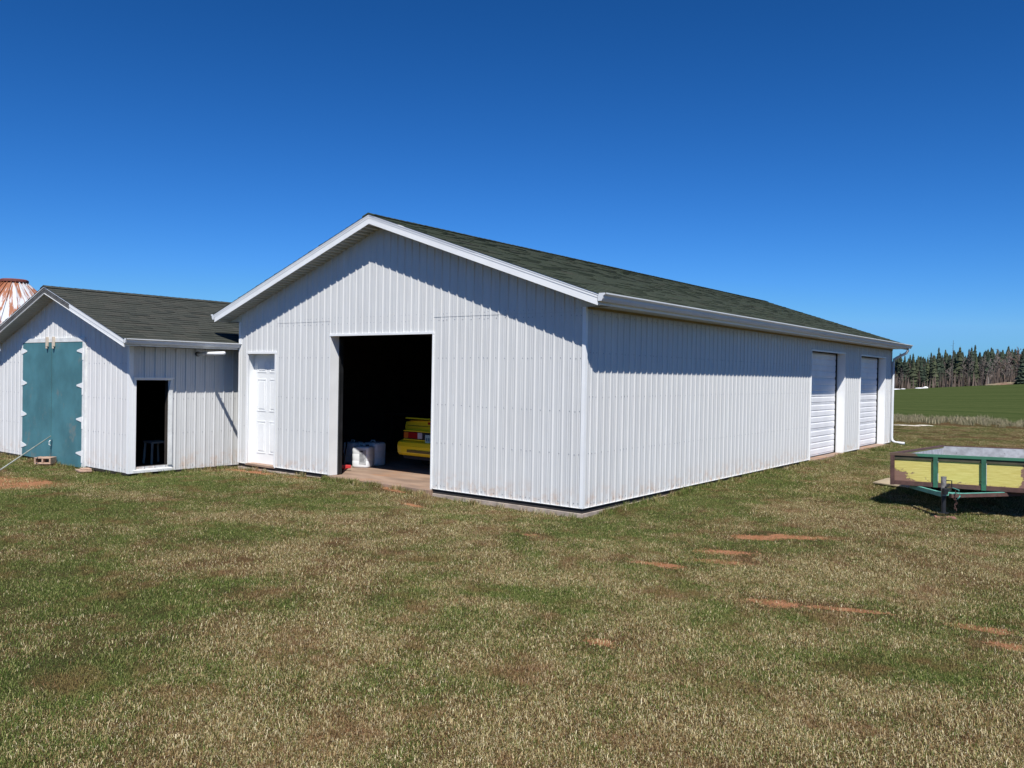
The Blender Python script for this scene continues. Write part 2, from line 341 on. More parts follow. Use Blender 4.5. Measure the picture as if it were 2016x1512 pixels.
def ground_material():
    m, t, b = new_mat('lawn_ground'); pos = t.n('ShaderNodeNewGeometry').outputs['Position']
    g = t.n('ShaderNodeGroup'); g.node_tree = PG
    flat = t.mapping(pos, (1, 1, 0)); fine = t.noise(flat, 55, 4, .75); fib = t.noise(t.mapping(flat, (1, 3, 1), (0, 0, .6)), 60, 3, .7)
    mid = t.noise(flat, 9, 4, .7)
    soil = t.mix(t.remap(mid, .3, .7), (.28, .125, .062, 1), (.38, .195, .105, 1)); soil = t.mix(t.remap(fine, .55, .75), soil, (.20, .085, .05, 1))
    thatch = t.mix(t.remap(fine, .35, .65), (.045, .026, .013, 1), (.13, .082, .042, 1)); thatch = t.mix(t.remap(fib, .55, .7), thatch, (.25, .205, .11, 1))
    green = t.mix(t.remap(fine, .35, .68), (.022, .028, .010, 1), (.065, .080, .028, 1)); green = t.mix(t.remap(fib, .6, .72), green, (.20, .18, .10, 1))
    c = t.mix(t.math('MULTIPLY', g.outputs['green'], .8), thatch, green)
    c = t.mix(t.math('MULTIPLY', t.remap(mid, .52, .7), .35), c, (.16, .075, .04, 1))
    c = t.mix(g.outputs['bare'], c, soil)
    # the sown field beyond the dry strip
    sep = t.n('ShaderNodeSeparateXYZ'); t.put(sep.inputs[0], pos)
    edge = t.math('ADD', sep.outputs[1], t.math('MULTIPLY', t.noise(flat, .25, 4), 3.0))
    isf = t.remap(edge, 37.0, 38.5)
    rows = t.noise(t.mapping(flat, (.06, 1, 1), (0, 0, .25)), .35, 6, .7)
    fld = t.mix(t.remap(rows, .35, .65), (.040, .060, .019, 1), (.066, .084, .030, 1))
    fld = t.mix(t.remap(t.noise(flat, 2.5, 5, .8), .5, .75), fld, (.098, .105, .040, 1))
    fld = t.mix(t.remap(t.noise(t.mapping(flat, (.02, .5, 1), (0, 0, .35)), .3, 3, .6), .66, .72), fld, (.19, .19, .11, 1))
    c = t.mix(isf, c, fld)
    t.put(b.inputs['Base Color'], c); b.inputs['Roughness'].default_value = 1; b.inputs['Specular IOR Level'].default_value = 0
    bp = t.n('ShaderNodeBump'); bp.inputs['Strength'].default_value = .9; bp.inputs['Distance'].default_value = .02
    t.put(bp.inputs['Height'], fine); t.put(b.inputs['Normal'], bp.outputs[0])
    return m
def axis_coords(c, near, far):
    a = [0.0]; st = .22
    while a[-1] < far:
        if a[-1] > near: st *= 1.09
        a.append(a[-1]+st)
    a = np.array(a); return np.concatenate([c-a[:0:-1], c+a])
def make_ground():
    xs = axis_coords(-2, 13, 900); ys = axis_coords(2, 14, 900)
    X, Y = np.meshgrid(xs, ys); Z = ground_z(X, Y); ny, nx = X.shape
    # keep the soil under the two floors
    ins = ((X > -7.8) & (X < -.1) & (Y > .1) & (Y < 16.4)) | ((X > -13.7) & (X < -8.4) & (Y > -1.8) & (Y < 6.3))
    Z = np.where(ins, -.25, Z)
    V = np.stack([X, Y, Z], -1).reshape(-1, 3)
    idx = np.arange(ny*nx).reshape(ny, nx)
    F = np.stack([idx[:-1, :-1], idx[:-1, 1:], idx[1:, 1:], idx[1:, :-1]], -1).reshape(-1, 4)
    me = bpy.data.meshes.new('ground'); me.from_pydata(V.tolist(), [], F.tolist()); me.materials.append(ground_material())
    me.polygons.foreach_set('use_smooth', [True]*len(me.polygons))
    o = bpy.data.objects.new('ground', me); COL.objects.link(o)
    tag(o, 'worn spring lawn with red soil patches, running into a green field', kind='structure')
make_ground()

# ---------------------------------------------------------------- sheet siding
def cut_intervals(zb, zt, a, b, openings):
    """z-intervals left of [zb, zt] between a and b once the openings are out; zt may slope (za, zb)"""
    iv = [(zb, None)]
    mid = (a+b)/2
    for (o0, o1, q0, q1) in openings:
        if o0 < mid < o1:
            iv = []
            if q0 > zb+1e-4: iv.append((zb, q0))
            iv.append((q1, None))
    return iv
def siding(parent, P, ztop, zbot, s0, s1, rib0, pitch, openings, mat, seam=None, nrib=5, breaks=(), h=.016):
    """P(s, off, z) -> world. One object per sheet (nrib ribs wide), two tiers if there is a seam."""
    prof = [(-.017, 0), (-.010, h), (.004, h), (.017, 0), (pitch*.42, 0), (pitch*.46, .0035), (pitch*.52, .0035), (pitch*.56, 0), (pitch*.66, 0), (pitch*.70, .0035), (pitch*.74, 0)]
    def off(s):
        u = (s-rib0+.017) % pitch - .017
        for (a, x), (b, y) in zip(prof, prof[1:]):
            if a <= u <= b: return x+(y-x)*(u-a)/(b-a)
        return 0.0
    k0 = math.floor((s0-rib0)/pitch)-1; ks = []
    k = k0
    while rib0+k*pitch < s1+pitch: ks.append(k); k += 1
    pts = {s0, s1}
    for k in ks:
        for u, _ in prof: pts.add(round(rib0+k*pitch+u, 5))
    for o in openings: pts |= {o[0], o[1]}
    for b in breaks: pts.add(b)
    pts = sorted(p for p in pts if s0-1e-6 <= p <= s1+1e-6)
    cuts = [rib0+(k*nrib)*pitch+.0171 for k in range(-60, 60)]
    cuts = [s0]+[c for c in cuts if s0+.05 < c < s1-.05]+[s1]
    tiers = [(zbot, seam, 0.0), (seam, None, .004)] if seam else [(zbot, None, 0.0)]
    for ti, (z0, z1, extra) in enumerate(tiers):
        for ci, (c0, c1) in enumerate(zip(cuts, cuts[1:])):
            mb = MB(); ps = sorted({c0, c1} | {p for p in pts if c0 < p < c1})
            e = extra+random.uniform(0, .0015)
            for a, b in zip(ps, ps[1:]):
                if b-a < 1e-5: continue
                fa, fb = off(a+1e-6)+e, off(b-1e-6)+e
                for lo, hi in cut_intervals(z0, None, a, b, openings):
                    ta, tb = ztop(a), ztop(b)
                    if z1 is not None: ta, tb = min(ta, z1+.0), min(tb, z1+.0)
                    ha, hb = (ta, tb) if hi is None else (min(hi, ta), min(hi, tb))
                    if ha <= lo+1e-4 and hb <= lo+1e-4: continue
                    ha, hb = max(ha, lo), max(hb, lo)
                    mb.quad(P(a, fa, lo), P(b, fb, lo), P(b, fb, hb), P(a, fa, ha))
                    if ti == 1 and lo == z0: mb.quad(P(a, fa, lo), P(b, fb, lo), P(b, fb-.004, lo+.001), P(a, fa-.004, lo+.001))
            if mb.f: mb.build('siding_sheet', mat, parent, fix=False)
def screws(parent, P, rows, s0, s1, rib0, pitch, openings, ztop):
    mb = MB(); k = math.ceil((s0-rib0)/pitch)
    while rib0+k*pitch < s1:
        for z in rows:
            for du in ((-.045,) if k % 5 else (-.045, .045)):
                s = rib0+k*pitch+du; zz = z+random.uniform(-.006, .006)
                if not (s0+.02 < s < s1-.02) or zz > ztop(s)-.04 or any(o[0]-.05 < s < o[1]+.05 and o[2]-.05 < zz < o[3]+.05 for o in openings): continue
                r = .0065; c = [P(s+r*math.cos(t*math.pi/3), .007, zz+r*math.sin(t*math.pi/3)) for t in range(6)]; d = [P(s+r*math.cos(t*math.pi/3), .0, zz+r*math.sin(t*math.pi/3)) for t in range(6)]
                mb.add(c+d, [tuple(range(6))]+[(i, (i+1) % 6, 6+(i+1) % 6, 6+i) for i in range(6)])
        k += 1
    tag(mb.build('screw_heads', 'screw', parent, fix=False), kind='stuff')
def wall_core(P, s0, s1, ztop, zbot, openings, o0, o1, breaks=()):
    """thick wall behind the sheets, with the openings left out"""
    mb = MB(); ps = sorted({s0, s1} | {q for o in openings for q in o[:2]} | set(breaks))
    for a, b in zip(ps, ps[1:]):
        for lo, hi in cut_intervals(zbot, None, a, b, openings):
            ha, hb = (ztop(a), ztop(b)) if hi is None else (hi, hi)
            v = [P(a, o0, lo), P(b, o0, lo), P(b, o0, hb), P(a, o0, ha), P(a, o1, lo), P(b, o1, lo), P(b, o1, hb), P(a, o1, ha)]
            mb.add(v, ((0, 1, 2, 3), (7, 6, 5, 4), (0, 4, 5, 1), (3, 2, 6, 7), (0, 3, 7, 4), (1, 5, 6, 2)))
    return mb

# ---------------------------------------------------------------- gable roof
def shingle_slope(mb, xr, zr, xe, ze, y0, y1, clip=None, tabw=.305):
    """courses of tabs from the eave (xe, ze) to the ridge (xr, zr)"""
    L = math.hypot(xe-xr, ze-zr); n = int(round(L/.143)); ex = L/n
    ux, uz = (xr-xe)/L, (zr-ze)/L; nx, nz = -uz*(1 if xe > xr else -1), abs(ux); nx = abs(uz)*(1 if xe > xr else -1)
    for i in range(n):
        a, b = i*ex, (i+1)*ex+.012
        y = y0-random.uniform(0, tabw); row = random.uniform(-.12, .12)
        while y < y1:
            w = tabw*random.choice((.5, .8, 1, 1, 1.2)); g0, g1 = max(y, y0)+.003, min(y+w, y1)-.003; y += w
            yy0, yy1 = g0, g1
            if clip and clip(xe+ux*a, yy1) : continue
            if yy1-yy0 < .01: continue
            th = .009+random.choice((0, 0, .006)); tone = min(1, max(0, random.gauss(.48+row*.6, .2)))
            p = lambda d, y, h: (xe+ux*d+nx*h, y, ze+uz*d+nz*h)
            mb.add([p(a, yy0, .002), p(a, yy1, .002), p(a, yy1, th), p(a, yy0, th), p(b, yy1, .003), p(b, yy0, .003)],
                   ((0, 1, 2, 3), (3, 2, 4, 5), (0, 3, 5), (1, 4, 2)), tone)
def gable_roof(b, xl, xr_, ridge, zr, zl, zrr, y0, y1, yw, mat, hf, fasc, deck_in=(0, 0)):
    """deck, shingles, ridge caps, soffits, drip edges and fascias; xl/xr_ eave lines with deck heights zl/zrr"""
    sides = ((xl, zl), (xr_, zrr))
    for k, (xe, ze) in enumerate(sides):
        sg = -1 if k == 0 else 1
        d = MB(); d.prism([(ridge, zr), (xe, ze), (xe, ze-.02), (ridge, zr-.02)], y0+.012, y1-.012); d.build('roof_deck', 'weathered', b)
        s = MB(); shingle_slope(s, ridge, zr, xe+sg*.018, ze-.006, y0-.015, y1+.015)
        tag(s.build('shingles', mat, b, fix=False), kind='stuff')
    c = MB(); y = y0-.015
    while y < y1-.1:
        for sg in (-1, 1):
            sl = (zr-(zrr if sg > 0 else zl))/abs((xr_ if sg > 0 else xl)-ridge)
            h0 = .024+random.uniform(0, .004); y2 = y+.30
            v = [(ridge, y, zr+h0), (ridge+sg*.14, y, zr+h0-.14*sl), (ridge+sg*.14, y2, zr+h0-.14*sl-.010), (ridge, y2, zr+h0-.010), (ridge, y, zr+.004), (ridge+sg*.14, y, zr+.004-.14*sl)]
            c.add(v, ((0, 1, 2, 3), (0, 4, 5, 1)), random.uniform(.1, .7))
        y += .145
    tag(c.build('ridge_caps', mat, b, fix=False), kind='stuff')
    for yy, sgn in ((y0, -1), (y1, 1)):
        for k, (xe, ze) in enumerate(sides):
            sg = -1 if k == 0 else 1
            # white metal drip edge, two-step fascia cover
            e = MB(); e.prism([(ridge, zr-.002), (xe+sg*.01, ze-.004), (xe+sg*.01, ze-.024), (ridge, zr-.022)], yy-.006, yy+.010)
            e.build('drip_edge', 'trim' if hf > .13 else 'trim_old', b)
            segs = fasc[k] if sgn < 0 else [(0, 1, 'trim')]
            for (f0, f1, fm) in segs:
                xa, za = ridge+(xe-ridge)*f0, zr+(ze-zr)*f0; xb, zb = ridge+(xe-ridge)*f1, zr+(ze-zr)*f1
                off = random.uniform(0, .003)
                f = MB(); f.prism([(xa, za-.023), (xb, zb-.023), (xb, zb-hf*.36), (xa, za-hf*.36)], yy+.001-off+(.0 if sgn < 0 else -.01), yy+.011)
                f.prism([(xa, za-hf*.36), (xb, zb-hf*.36), (xb, zb-hf), (xa, za-hf)], yy+.006-off, yy+.0125)
                f.build('fascia', fm, b)
    # sloping soffits under the rakes, ribbed
    for (ya, yb) in ((y0+.014, yw[0]-.001), (yw[1]+.001, y1-.014)):
        for k, (xe, ze) in enumerate(sides):
            L = abs(xe-ridge); n = int(L/.1); m = MB()
            for i in range(n):
                for (u0, u1, dz) in ((0, .86, 0), (.86, 1, .007)):
                    a = (i+u0)/n; c2 = (i+u1)/n
                    xa, xb = ridge+(xe-ridge)*a, ridge+(xe-ridge)*c2; za, zb = zr+(ze-zr)*a-hf+.018+dz, zr+(ze-zr)*c2-hf+.018+dz
                    m.box(min(xa, xb), max(xa, xb), ya, yb, min(za, zb)-0, max(za, zb)+.004)
            m.build('soffit', 'soffit', b)
def gutter(b, x, z, y0, y1, sg=1, mat='gutter', w=.125, h=.105):
    pr = [(0, 0), (0, -h), (w*.50, -h), (w*.68, -h*.66), (w*.72, -h*.36), (w, -h*.15), (w, 0), (w-.012, 0), (w-.012, -.006), (w-.004, -.010), (w-.004, -h*.13), (w*.69, -h*.34), (w*.65, -h*.66), (w*.48, -h+.004), (.004, -h+.004), (.004, 0)]
    g = MB(); g.prism([(x+sg*u, z+v) for u, v in pr], y0, y1)
    for yy in (y0, y1-.003): g.prism([(x+sg*u, z+v) for u, v in pr[:7]], yy, yy+.003)
    return g.build('gutter', mat, b)

# ---------------------------------------------------------------- main barn
W, LEN, RZ, SL = 7.884, 16.555, 4.312, .3395
XR = -W/2; OV = .325; EX = .385
EZ = RZ-SL*(W/2+EX); HF = .150; HS = 2.712
def rz(x): return RZ-SL*abs(x-XR)
def build_barn():
    b = thing('barn', (XR, LEN/2, 0), 'long white metal sided barn with green shingle roof and wide open doorway', 'barn')
    gt = lambda x: rz(x)-HF+.03
    big = (-5.211, -2.773, -.2, 2.421); man = (-7.636, -6.725, -.03, 2.131)
    d1 = (9.307, 11.873, -.2, 2.464); d2 = (13.264, 15.821, -.2, 2.464)
    PG_ = lambda s, o, z: (s, -o, z); PR = lambda s, o, z: (o, s, z); PL = lambda s, o, z: (-W-o, s, z); PB = lambda s, o, z: (s, LEN+o, z)
    siding(b, PG_, gt, 0, -W+.03, -.03, -.183, .1628, [big, man], 'siding', seam=2.649, breaks=(XR,))
    siding(b, PR, lambda s: HS, 0, .03, LEN-.03, .167, .1712, [d1, d2], 'siding')
    siding(b, PL, lambda s: HS, 0, .03, LEN-.03, .167, .1712, [], 'siding', nrib=12)
    siding(b, PB, gt, 0, -W+.03, -.03, -.183, .1628, [], 'siding', nrib=12, breaks=(XR,))
    screws(b, PG_, (.05, .712, 1.30, 2.022, 2.60, 2.70), -W, 0, -.183, .1628, [big, man], gt)
    screws(b, PR, (.05, .73, 1.495, 2.1, 2.62), 0, LEN, .167, .1712, [d1, d2], lambda s: HS)
    # wall cores
    for P, s1, zt, ops, br in ((PG_, 0, gt, [big, man], (XR,)), (PB, 0, gt, [], (XR,))):
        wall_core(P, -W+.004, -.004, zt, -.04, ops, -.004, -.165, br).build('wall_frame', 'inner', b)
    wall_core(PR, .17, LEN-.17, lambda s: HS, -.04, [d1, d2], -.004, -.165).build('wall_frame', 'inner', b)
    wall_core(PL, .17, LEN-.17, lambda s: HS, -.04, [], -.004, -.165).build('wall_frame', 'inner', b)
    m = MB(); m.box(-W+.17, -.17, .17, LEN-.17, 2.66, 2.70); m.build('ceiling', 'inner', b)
    # tarred sill and concrete
    m = MB(); cl = -.075
    for (x0, x1) in ((-W-.004, -5.24), (-2.745, -.0)): m.box(x0, x1, .002, .06, cl, .004)
    for (y0, y1) in ((.002, d1[0]-.02), (d1[1]+.02, d2[0]-.02), (d2[1]+.02, LEN)): m.box(-.06, -.0015, y0+(.06 if y0 < .01 else 0), y1, cl, .003)
    m.box(-W-.002, -W+.05, .07, LEN, cl, .003); m.build('sill_band', 'sill_black', b)
    m = MB()
    for (x0, x1) in ((-W-.01, -5.24), (-2.745, .018)): m.box(x0, x1, -.016, .16, -.30, cl)
    m.box(-.16, .018, .161, d1[0]-.02, -.30, cl); m.box(-.16, .018, d1[1]+.02, d2[0]-.02, -.30, cl); m.box(-.16, .018, d2[1]+.02, LEN+.02, -.30, cl)
    m.box(-W-.01, -W+.16, .161, LEN+.02, -.30, cl); m.build('foundation', 'concrete', b, bevel=.006)
    m = MB(); m.box(big[0]-.02, big[1]+.02, -.05, .17, -.28, -.024)
    m.box(-W+.16, -.165, .17, LEN-.17, -.28, -.026); m.build('floor_slab', 'slab', b, bevel=.008)
    for d in (d1, d2):
        m = MB(); m.box(-.20, .06, d[0]-.015, d[1]+.015, -.28, -.02); m.build('door_apron', 'slab', b, bevel=.008)
    # corner trims
    for (x, y, sx, sy) in ((0, 0, 1, -1), (-W, 0, -1, -1), (0, LEN, 1, 1), (-W, LEN, -1, 1)):
        m = MB(); zt = HS-.002; w = .034; t = .020
        xa, xb = sorted((x+sx*t, x-sx*w)); ya, yb = sorted((y+sy*t, y+sy*(t-.006))); m.box(xa, xb, ya, yb, .001, zt)
        xa, xb = sorted((x+sx*t, x+sx*(t-.006))); ya, yb = sorted((y+sy*(t-.0062), y-sy*w)); m.box(xa, xb, ya, yb, .001, zt)
        m.build('corner_trim', 'trim', b)
    # base lip of the sheets
    for (x0, x1) in ((-W, -5.24), (-2.745, .02)): m = MB(); m.box(x0, x1, -.021, -.0, -.006, -.001); m.build('base_trim', 'trim', b)
    for (y0, y1) in ((.0005, d1[0]-.02), (d1[1]+.02, d2[0]-.02), (d2[1]+.02, LEN)): m = MB(); m.box(.0, .021, y0, y1, -.0055, -.001); m.build('base_trim', 'trim', b)
    # roof
    gable_roof(b, -W-EX, EX, XR, RZ, EZ, EZ, -OV, LEN+OV, (-.0, LEN), 'roof_green', HF,
               ([(0, .03, 'trim'), (.03, .34, 'trim'), (.34, .68, 'trim'), (.68, 1, 'trim')], [(0, .52, 'trim'), (.52, 1, 'trim')]))
    for sg, x0 in ((1, 0), (-1, -W)):
        xe = x0+sg*EX
        m = MB(); a, c = sorted((xe-sg*.002, xe-sg*.022)); m.box(a, c, -OV+.013, LEN+OV-.013, HS-.008, EZ-.021); m.build('eave_fascia', 'trim', b)
        m = MB(); y = -.012; a, c = sorted((x0+sg*.002, xe-sg*.023))
        while y < LEN-.1:
            m.box(a, c, y, y+.29, HS+.004, HS+.010); m.box(a, c, y+.29, y+.30, HS+.009, HS+.013); y += .30
        m.build('eave_soffit', 'soffit', b)
        gutter(b, xe, EZ+.004, -OV+.0, LEN+OV+.0, sg)
        # boxed corner of the eave at the front
        m = MB(); a, c = sorted((x0+sg*.0, xe-sg*.002)); m.prism([(x0-.06, rz(x0-.06)-HF+.012), (xe-.002, EZ-HF+.004), (xe-.002, HS-.004), (x0-.06, HS-.004)] if sg > 0 else [(x0+.06, rz(x0+.06)-HF+.012), (x0+.06, HS-.004), (xe+.002, HS-.004), (xe+.002, EZ-HF+.004)], -.022, -.0125); m.build('eave_return', 'soffit', b)
    m = MB(); m.box(.0195, .034, .02, LEN, HS-.03, HS+.003); m.build('eave_moulding', simple('tan_moulding', (.30, .24, .12, 1), .7), b)
    # trims and jambs round the openings
    def opening(P, o, depth, tw, name='door_trim', head=.03):
        m = MB(); s0, s1, z0, z1 = o
        def bx(a, b_, o0, o1, c, d):
            v = [P(s, q, z) for z in (c, d) for q in (o0, o1) for s in (a, b_)]
            m.add(v, ((0, 2, 3, 1), (4, 5, 7, 6), (0, 1, 5, 4), (2, 6, 7, 3), (0, 4, 6, 2), (1, 3, 7, 5)))
        zb = max(z0, -.02)
        bx(s0-.006, s0+tw, .0005, .0265, zb+.001, z1-head); bx(s1-tw, s1+.006, .0005, .0265, zb+.001, z1-head)
        bx(s0-.01, s1+.01, .0005, .029, z1-head+.0005, z1+.004)
        bx(s0+.0005, s0+.010, -depth, .0, zb, z1-.012); bx(s1-.010, s1-.0005, -depth, .0, zb, z1-.012); bx(s0+.0005, s1-.0005, -depth, .0, z1-.0115, z1-.001)
        m.build(name, 'trim', b)
    opening(PG_, big, .17, .012); opening(PG_, man, .15, .035, head=.04); opening(PR, d1, .20, .012); opening(PR, d2, .20, .012)
    # track of the open overhead door just inside the wide doorway
    for x in (big[0]-.02, big[1]-.04): m = MB(); m.box(x, x+.05, .175, .20, -.02, 2.36); m.box(x+.02, x+.026, .20, .28, -.02, 2.36); m.build('door_track', 'dark_metal', b)
    # rolled-up door leaf under the ceiling
    m = MB()
    for i in range(4): m.box(big[0]+.02, big[1]-.02, .45+i*.56, .45+i*.56+.545, 2.50, 2.54)
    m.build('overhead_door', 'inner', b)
    # man door
    dm = MB(); x0, x1, zt, yd = man[0]+.012, man[1]-.012, man[3]-.015, .14; dm.box(x0, x1, yd, yd+.04, .006, zt)
    dr = dm.build('entry_door', 'trim', b)
    pw = (x1-x0-.11*2-.10)/2
    for (za, zb) in ((.20, .82), (1.0, 1.62), (1.74, 1.98)):
        for c in range(2):
            xa = x0+.11+c*(pw+.10); m = MB(); g = .022
            m.box(xa, xa+pw, yd-.0065, yd-.0005, za, za+g); m.box(xa, xa+pw, yd-.0065, yd-.0005, zb-g, zb)
            m.box(xa, xa+g, yd-.006, yd-.0005, za+g, zb-g); m.box(xa+pw-g, xa+pw, yd-.006, yd-.0005, za+g, zb-g)
            m.prism([(xa+.05, za+.05), (xa+pw-.05, za+.05), (xa+pw-.05, zb-.05), (xa+.05, zb-.05)], yd-.008, yd-.0005)
            m.build('door_panel', 'trim', dr)
    m = MB(); m.box(man[0]+.01, man[1]-.01, -.03, yd+.04, -.028, .005); m.build('threshold', 'slab', b)
    m = MB(); m.lathe([(0, 0), (.012, 0), (.012, .03), (.028, .035), (.03, .06), (.018, .075), (0, .075)], n=12)
    kn = MB(); kn.v = [(x1-.06+v[0], yd-.0-v[2], .98+v[1]) for v in m.v]; kn.f = m.f; kn.t = m.t; kn.build('handle', 'rim', dr, smooth=True)
    # two overhead doors in the long wall
    for i, d in enumerate((d1, d2)):
        base = MB(); base.box(-.235, -.222, d[0]+.012, d[1]-.012, -.015, 2.45); od = base.build('overhead_door', 'trim', b)
        if i == 0: od['label'] = 'nearer closed white sectional overhead door'
        else: od['label'] = 'farther closed white sectional overhead door'
        for k in range(4):
            z0 = -.005+k*.612; z1 = z0+.604; m = MB(); pr = []
            n = 4; pr.append((-.2215, z0)); pr.append((-.204, z0+.004))
            for j in range(n):
                a = z0+.02+(z1-z0-.04)*j/n; c = z0+.02+(z1-z0-.04)*(j+1)/n
                pr += [(-.204, a+.006), (-.196, a+.022), (-.196, c-.022), (-.204, c-.006)]
            pr += [(-.204, z1-.004), (-.2215, z1)]
            vs = [(x, y, z) for y in (d[0]+.014, d[1]-.050) for x, z in pr]; q = len(pr)
            m.add(vs, [(j, j+1, q+j+1, q+j) for j in range(q-1)]+[tuple(range(q)), tuple(range(q, 2*q))[::-1]])
            m.build('door_section', 'trim_door', od)
        m = MB(); m.box(-.195, -.17, d[1]-.048, d[1]-.011, -.015, 2.45); m.box(-.195, -.17, d[0]+.011, d[0]+.02, -.015, 2.45); m.box(-.195, -.17, d[0]+.02, d[1]-.048, 2.42, 2.45); m.box(-.20, -.185, d[0]+.02, d[1]-.048, -.0199, -.006)
        m.build('weather_strip', 'blackrub', od)
    # downspout at the far corner
    m = MB(); ys = LEN+.02
    m.tube([(EX+.055, ys, EZ-.10), (EX+.055, ys, EZ-.16), (EX-.0, ys+.005, EZ-.24), (.16, ys+.01, EZ-.36), (.062, ys, EZ-.42), (.055, ys-.03, EZ-.50), (.055, ys-.03, 1.2), (.055, ys-.03, .14), (.075, ys-.035, .05), (.16, ys-.06, -.005), (.42, ys-.10, -.012)], .037, 8)
    m.build('downspout', 'gutter', b, smooth=True)
    # interior clutter barely seen
    return b
M['trim_door'] = simple('overhead_door_paint', (.80, .80, .81, 1), .5, var=.05, vscale=2)
BARN = build_barn()

# ---------------------------------------------------------------- shed with teal doors
def build_shed():
    XL, XRt, Y0, Y1 = -13.42, -7.92, -2.152, 6.2; rg, z0 = -10.6, 3.300; sl = .338
    b = thing('shed', (rg, 2, -.05), 'small white metal sided shed with tall teal double doors and grey shingle roof', 'shed')
    hf = .125; xe_r = -7.555; ze_r = z0-sl*(xe_r-rg); xe_l = -13.80; sll = .345; ze_l = z0-sll*(rg-xe_l); ov = .30
    gt = lambda x: (z0-sl*(x-rg) if x > rg else z0-sll*(rg-x))-hf+.03
    dd = (-12.2, -9.6, -.3, 2.252); sd = (-2.045, -1.445, .058, 1.575)
    PF = lambda s, o, z: (s, Y0-o, z); PS = lambda s, o, z: (XRt+o, s, z); PL = lambda s, o, z: (XL-o, s, z); PB = lambda s, o, z: (s, Y1+o, z)
    zt = ze_r-.115
    siding(b, PF, gt, -.045, XL+.03, XRt-.03, -8.193, .1925, [dd], 'shed_siding', seam=2.122, nrib=4, breaks=(rg,), h=.012)
    siding(b, PS, lambda s: zt, -.048, Y0+.03, Y1, -.128, .1950, [sd], 'siding', nrib=4)
    siding(b, PL, lambda s: ze_l-.1, -.05, Y0+.03, Y1, -.1, .195, [], 'shed_siding', nrib=12)
    siding(b, PB, gt, -.05, XL+.03, XRt-.03, -8.19, .1925, [], 'shed_siding', nrib=12, breaks=(rg,))
    screws(b, PF, (.02, .62, 1.24, 1.86), XL, XRt, -8.193, .1925, [dd], gt)
    screws(b, PS, (.02, .62, 1.24), Y0, 0, -.128, .195, [sd], lambda s: zt)
    wall_core(PF, XL+.01, XRt-.004, gt, -.09, [dd], -.004, -.10, (rg,)).build('wall_frame', 'inner', b)
    wall_core(PS, Y0+.11, Y1, lambda s: zt, -.09, [sd], -.004, -.10).build('wall_frame', 'inner', b)
    wall_core(PL, Y0+.11, Y1, lambda s: ze_l-.1, -.09, [], -.004, -.10).build('wall_frame', 'inner', b)
    wall_core(PB, XL+.01, XRt-.11, gt, -.09, [], -.004, -.10, (rg,)).build('wall_frame', 'inner', b)
    m = MB(); m.box(XL+.12, XRt-.12, Y0+.12, Y1-.12, -.12, -.03); m.build('floor', 'inner', b)
    m = MB(); m.box(XL+.05, XRt-.03, Y0+.03, Y1, -.30, -.0905); m.build('foundation', 'sill_black', b)
    # corner trims
    for (x, y, sx, sy, h) in ((XRt, Y0, 1, -1, zt), (XL, Y0, -1, -1, ze_l-.1)):
        m = MB(); t, w = .018, .05
        xa, xb = sorted((x+sx*t, x-sx*w)); m.box(xa, xb, y-t, y-t+.006, -.05, h)
        xa, xb = sorted((x+sx*t, x+sx*(t-.006))); m.box(xa, xb, y-t+.0062, y+w*1.2, -.05, h); m.build('corner_trim', 'trim', b)
    # roof: the right slope ends against the barn wall
    gable_half(b, rg, z0, xe_r, ze_r, xe_l, ze_l, Y0-ov, Y1+.2, hf, Y0, Y1)
    m = MB(); m.box(xe_r-.022, xe_r-.002, Y0-ov+.014, Y1, ze_r-.115, ze_r-.021); m.build('eave_fascia', 'trim_old', b)
    m = MB(); m.box(XRt+.002, xe_r-.023, Y0-.012, Y1, ze_r-.112, ze_r-.106); m.build('eave_soffit', 'weathered', b)
    m = MB(); m.prism([(XRt, gt(XRt)-.02), (xe_r-.002, ze_r-hf+.004), (xe_r-.002, ze_r-.116), (XRt, ze_r-.116)], Y0-.022, Y0-.0125); m.build('eave_return', 'soffit', b)
    gutter(b, xe_r, ze_r+.004, Y0-ov, 1.2, 1, w=.10, h=.085)
    # teal double doors
    for (x0, x1, zb, lab) in ((-12.195, -10.892, -.045, 'left teal door leaf'), (-10.850, -9.608, -.085, 'right teal door leaf, hung a little lower')):
        m = MB(); m.box(x0, x1, Y0-.030, Y0+.002, zb, 2.245); dl = m.build('door_leaf', 'teal', b, bevel=.003); dl['label'] = lab
        m = MB(); ex = -10.935 if x0 < -11 else -10.849; m.box(ex, ex+.028, Y0-.038, Y0-.0305, zb+.01, 2.235); m.build('edge_batten', 'teal', dl)
        for z in (2.085, 1.44, .81, .18):
            m = MB()
            if x0 < -11:
                m.prism([(x0-.06, z+.055), (x0+.03, z+.05), (x0+.20, z+.012), (x0+.20, z-.012), (x0+.03, z-.05), (x0-.06, z-.055)], Y0-.038, Y0-.0306)
            else:
                m.prism([(x1+.045, z+.06), (x1+.01, z+.055), (x1-.20, z+.012), (x1-.20, z-.012), (x1+.01, z-.045), (x1+.01, z-.17), (x1+.045, z-.17)], Y0-.040, Y0-.0325)
            m.build('hinge', 'trim', dl)
    m = MB(); m.box(-10.8915, -10.8505, Y0-.024, Y0-.010, -.04, 2.24); m.build('seam_shade_strip', 'sill_black', b)  # black strip added as painted shade in the gap between the leaves
    m = MB(); m.box(-12.27, -9.52, Y0-.034, Y0-.001, 2.256, 2.335); m.build('head_board', 'trim_old', b)
    m = MB(); m.box(-9.600, -9.49, Y0-.0322, Y0-.001, -.07, 2.2555); m.build('side_board', 'trim_old', b)
    m = MB(); m.box(-12.245, -12.2, Y0-.0285, Y0-.001, -.045, 2.2555); m.build('side_board', 'trim_old', b)
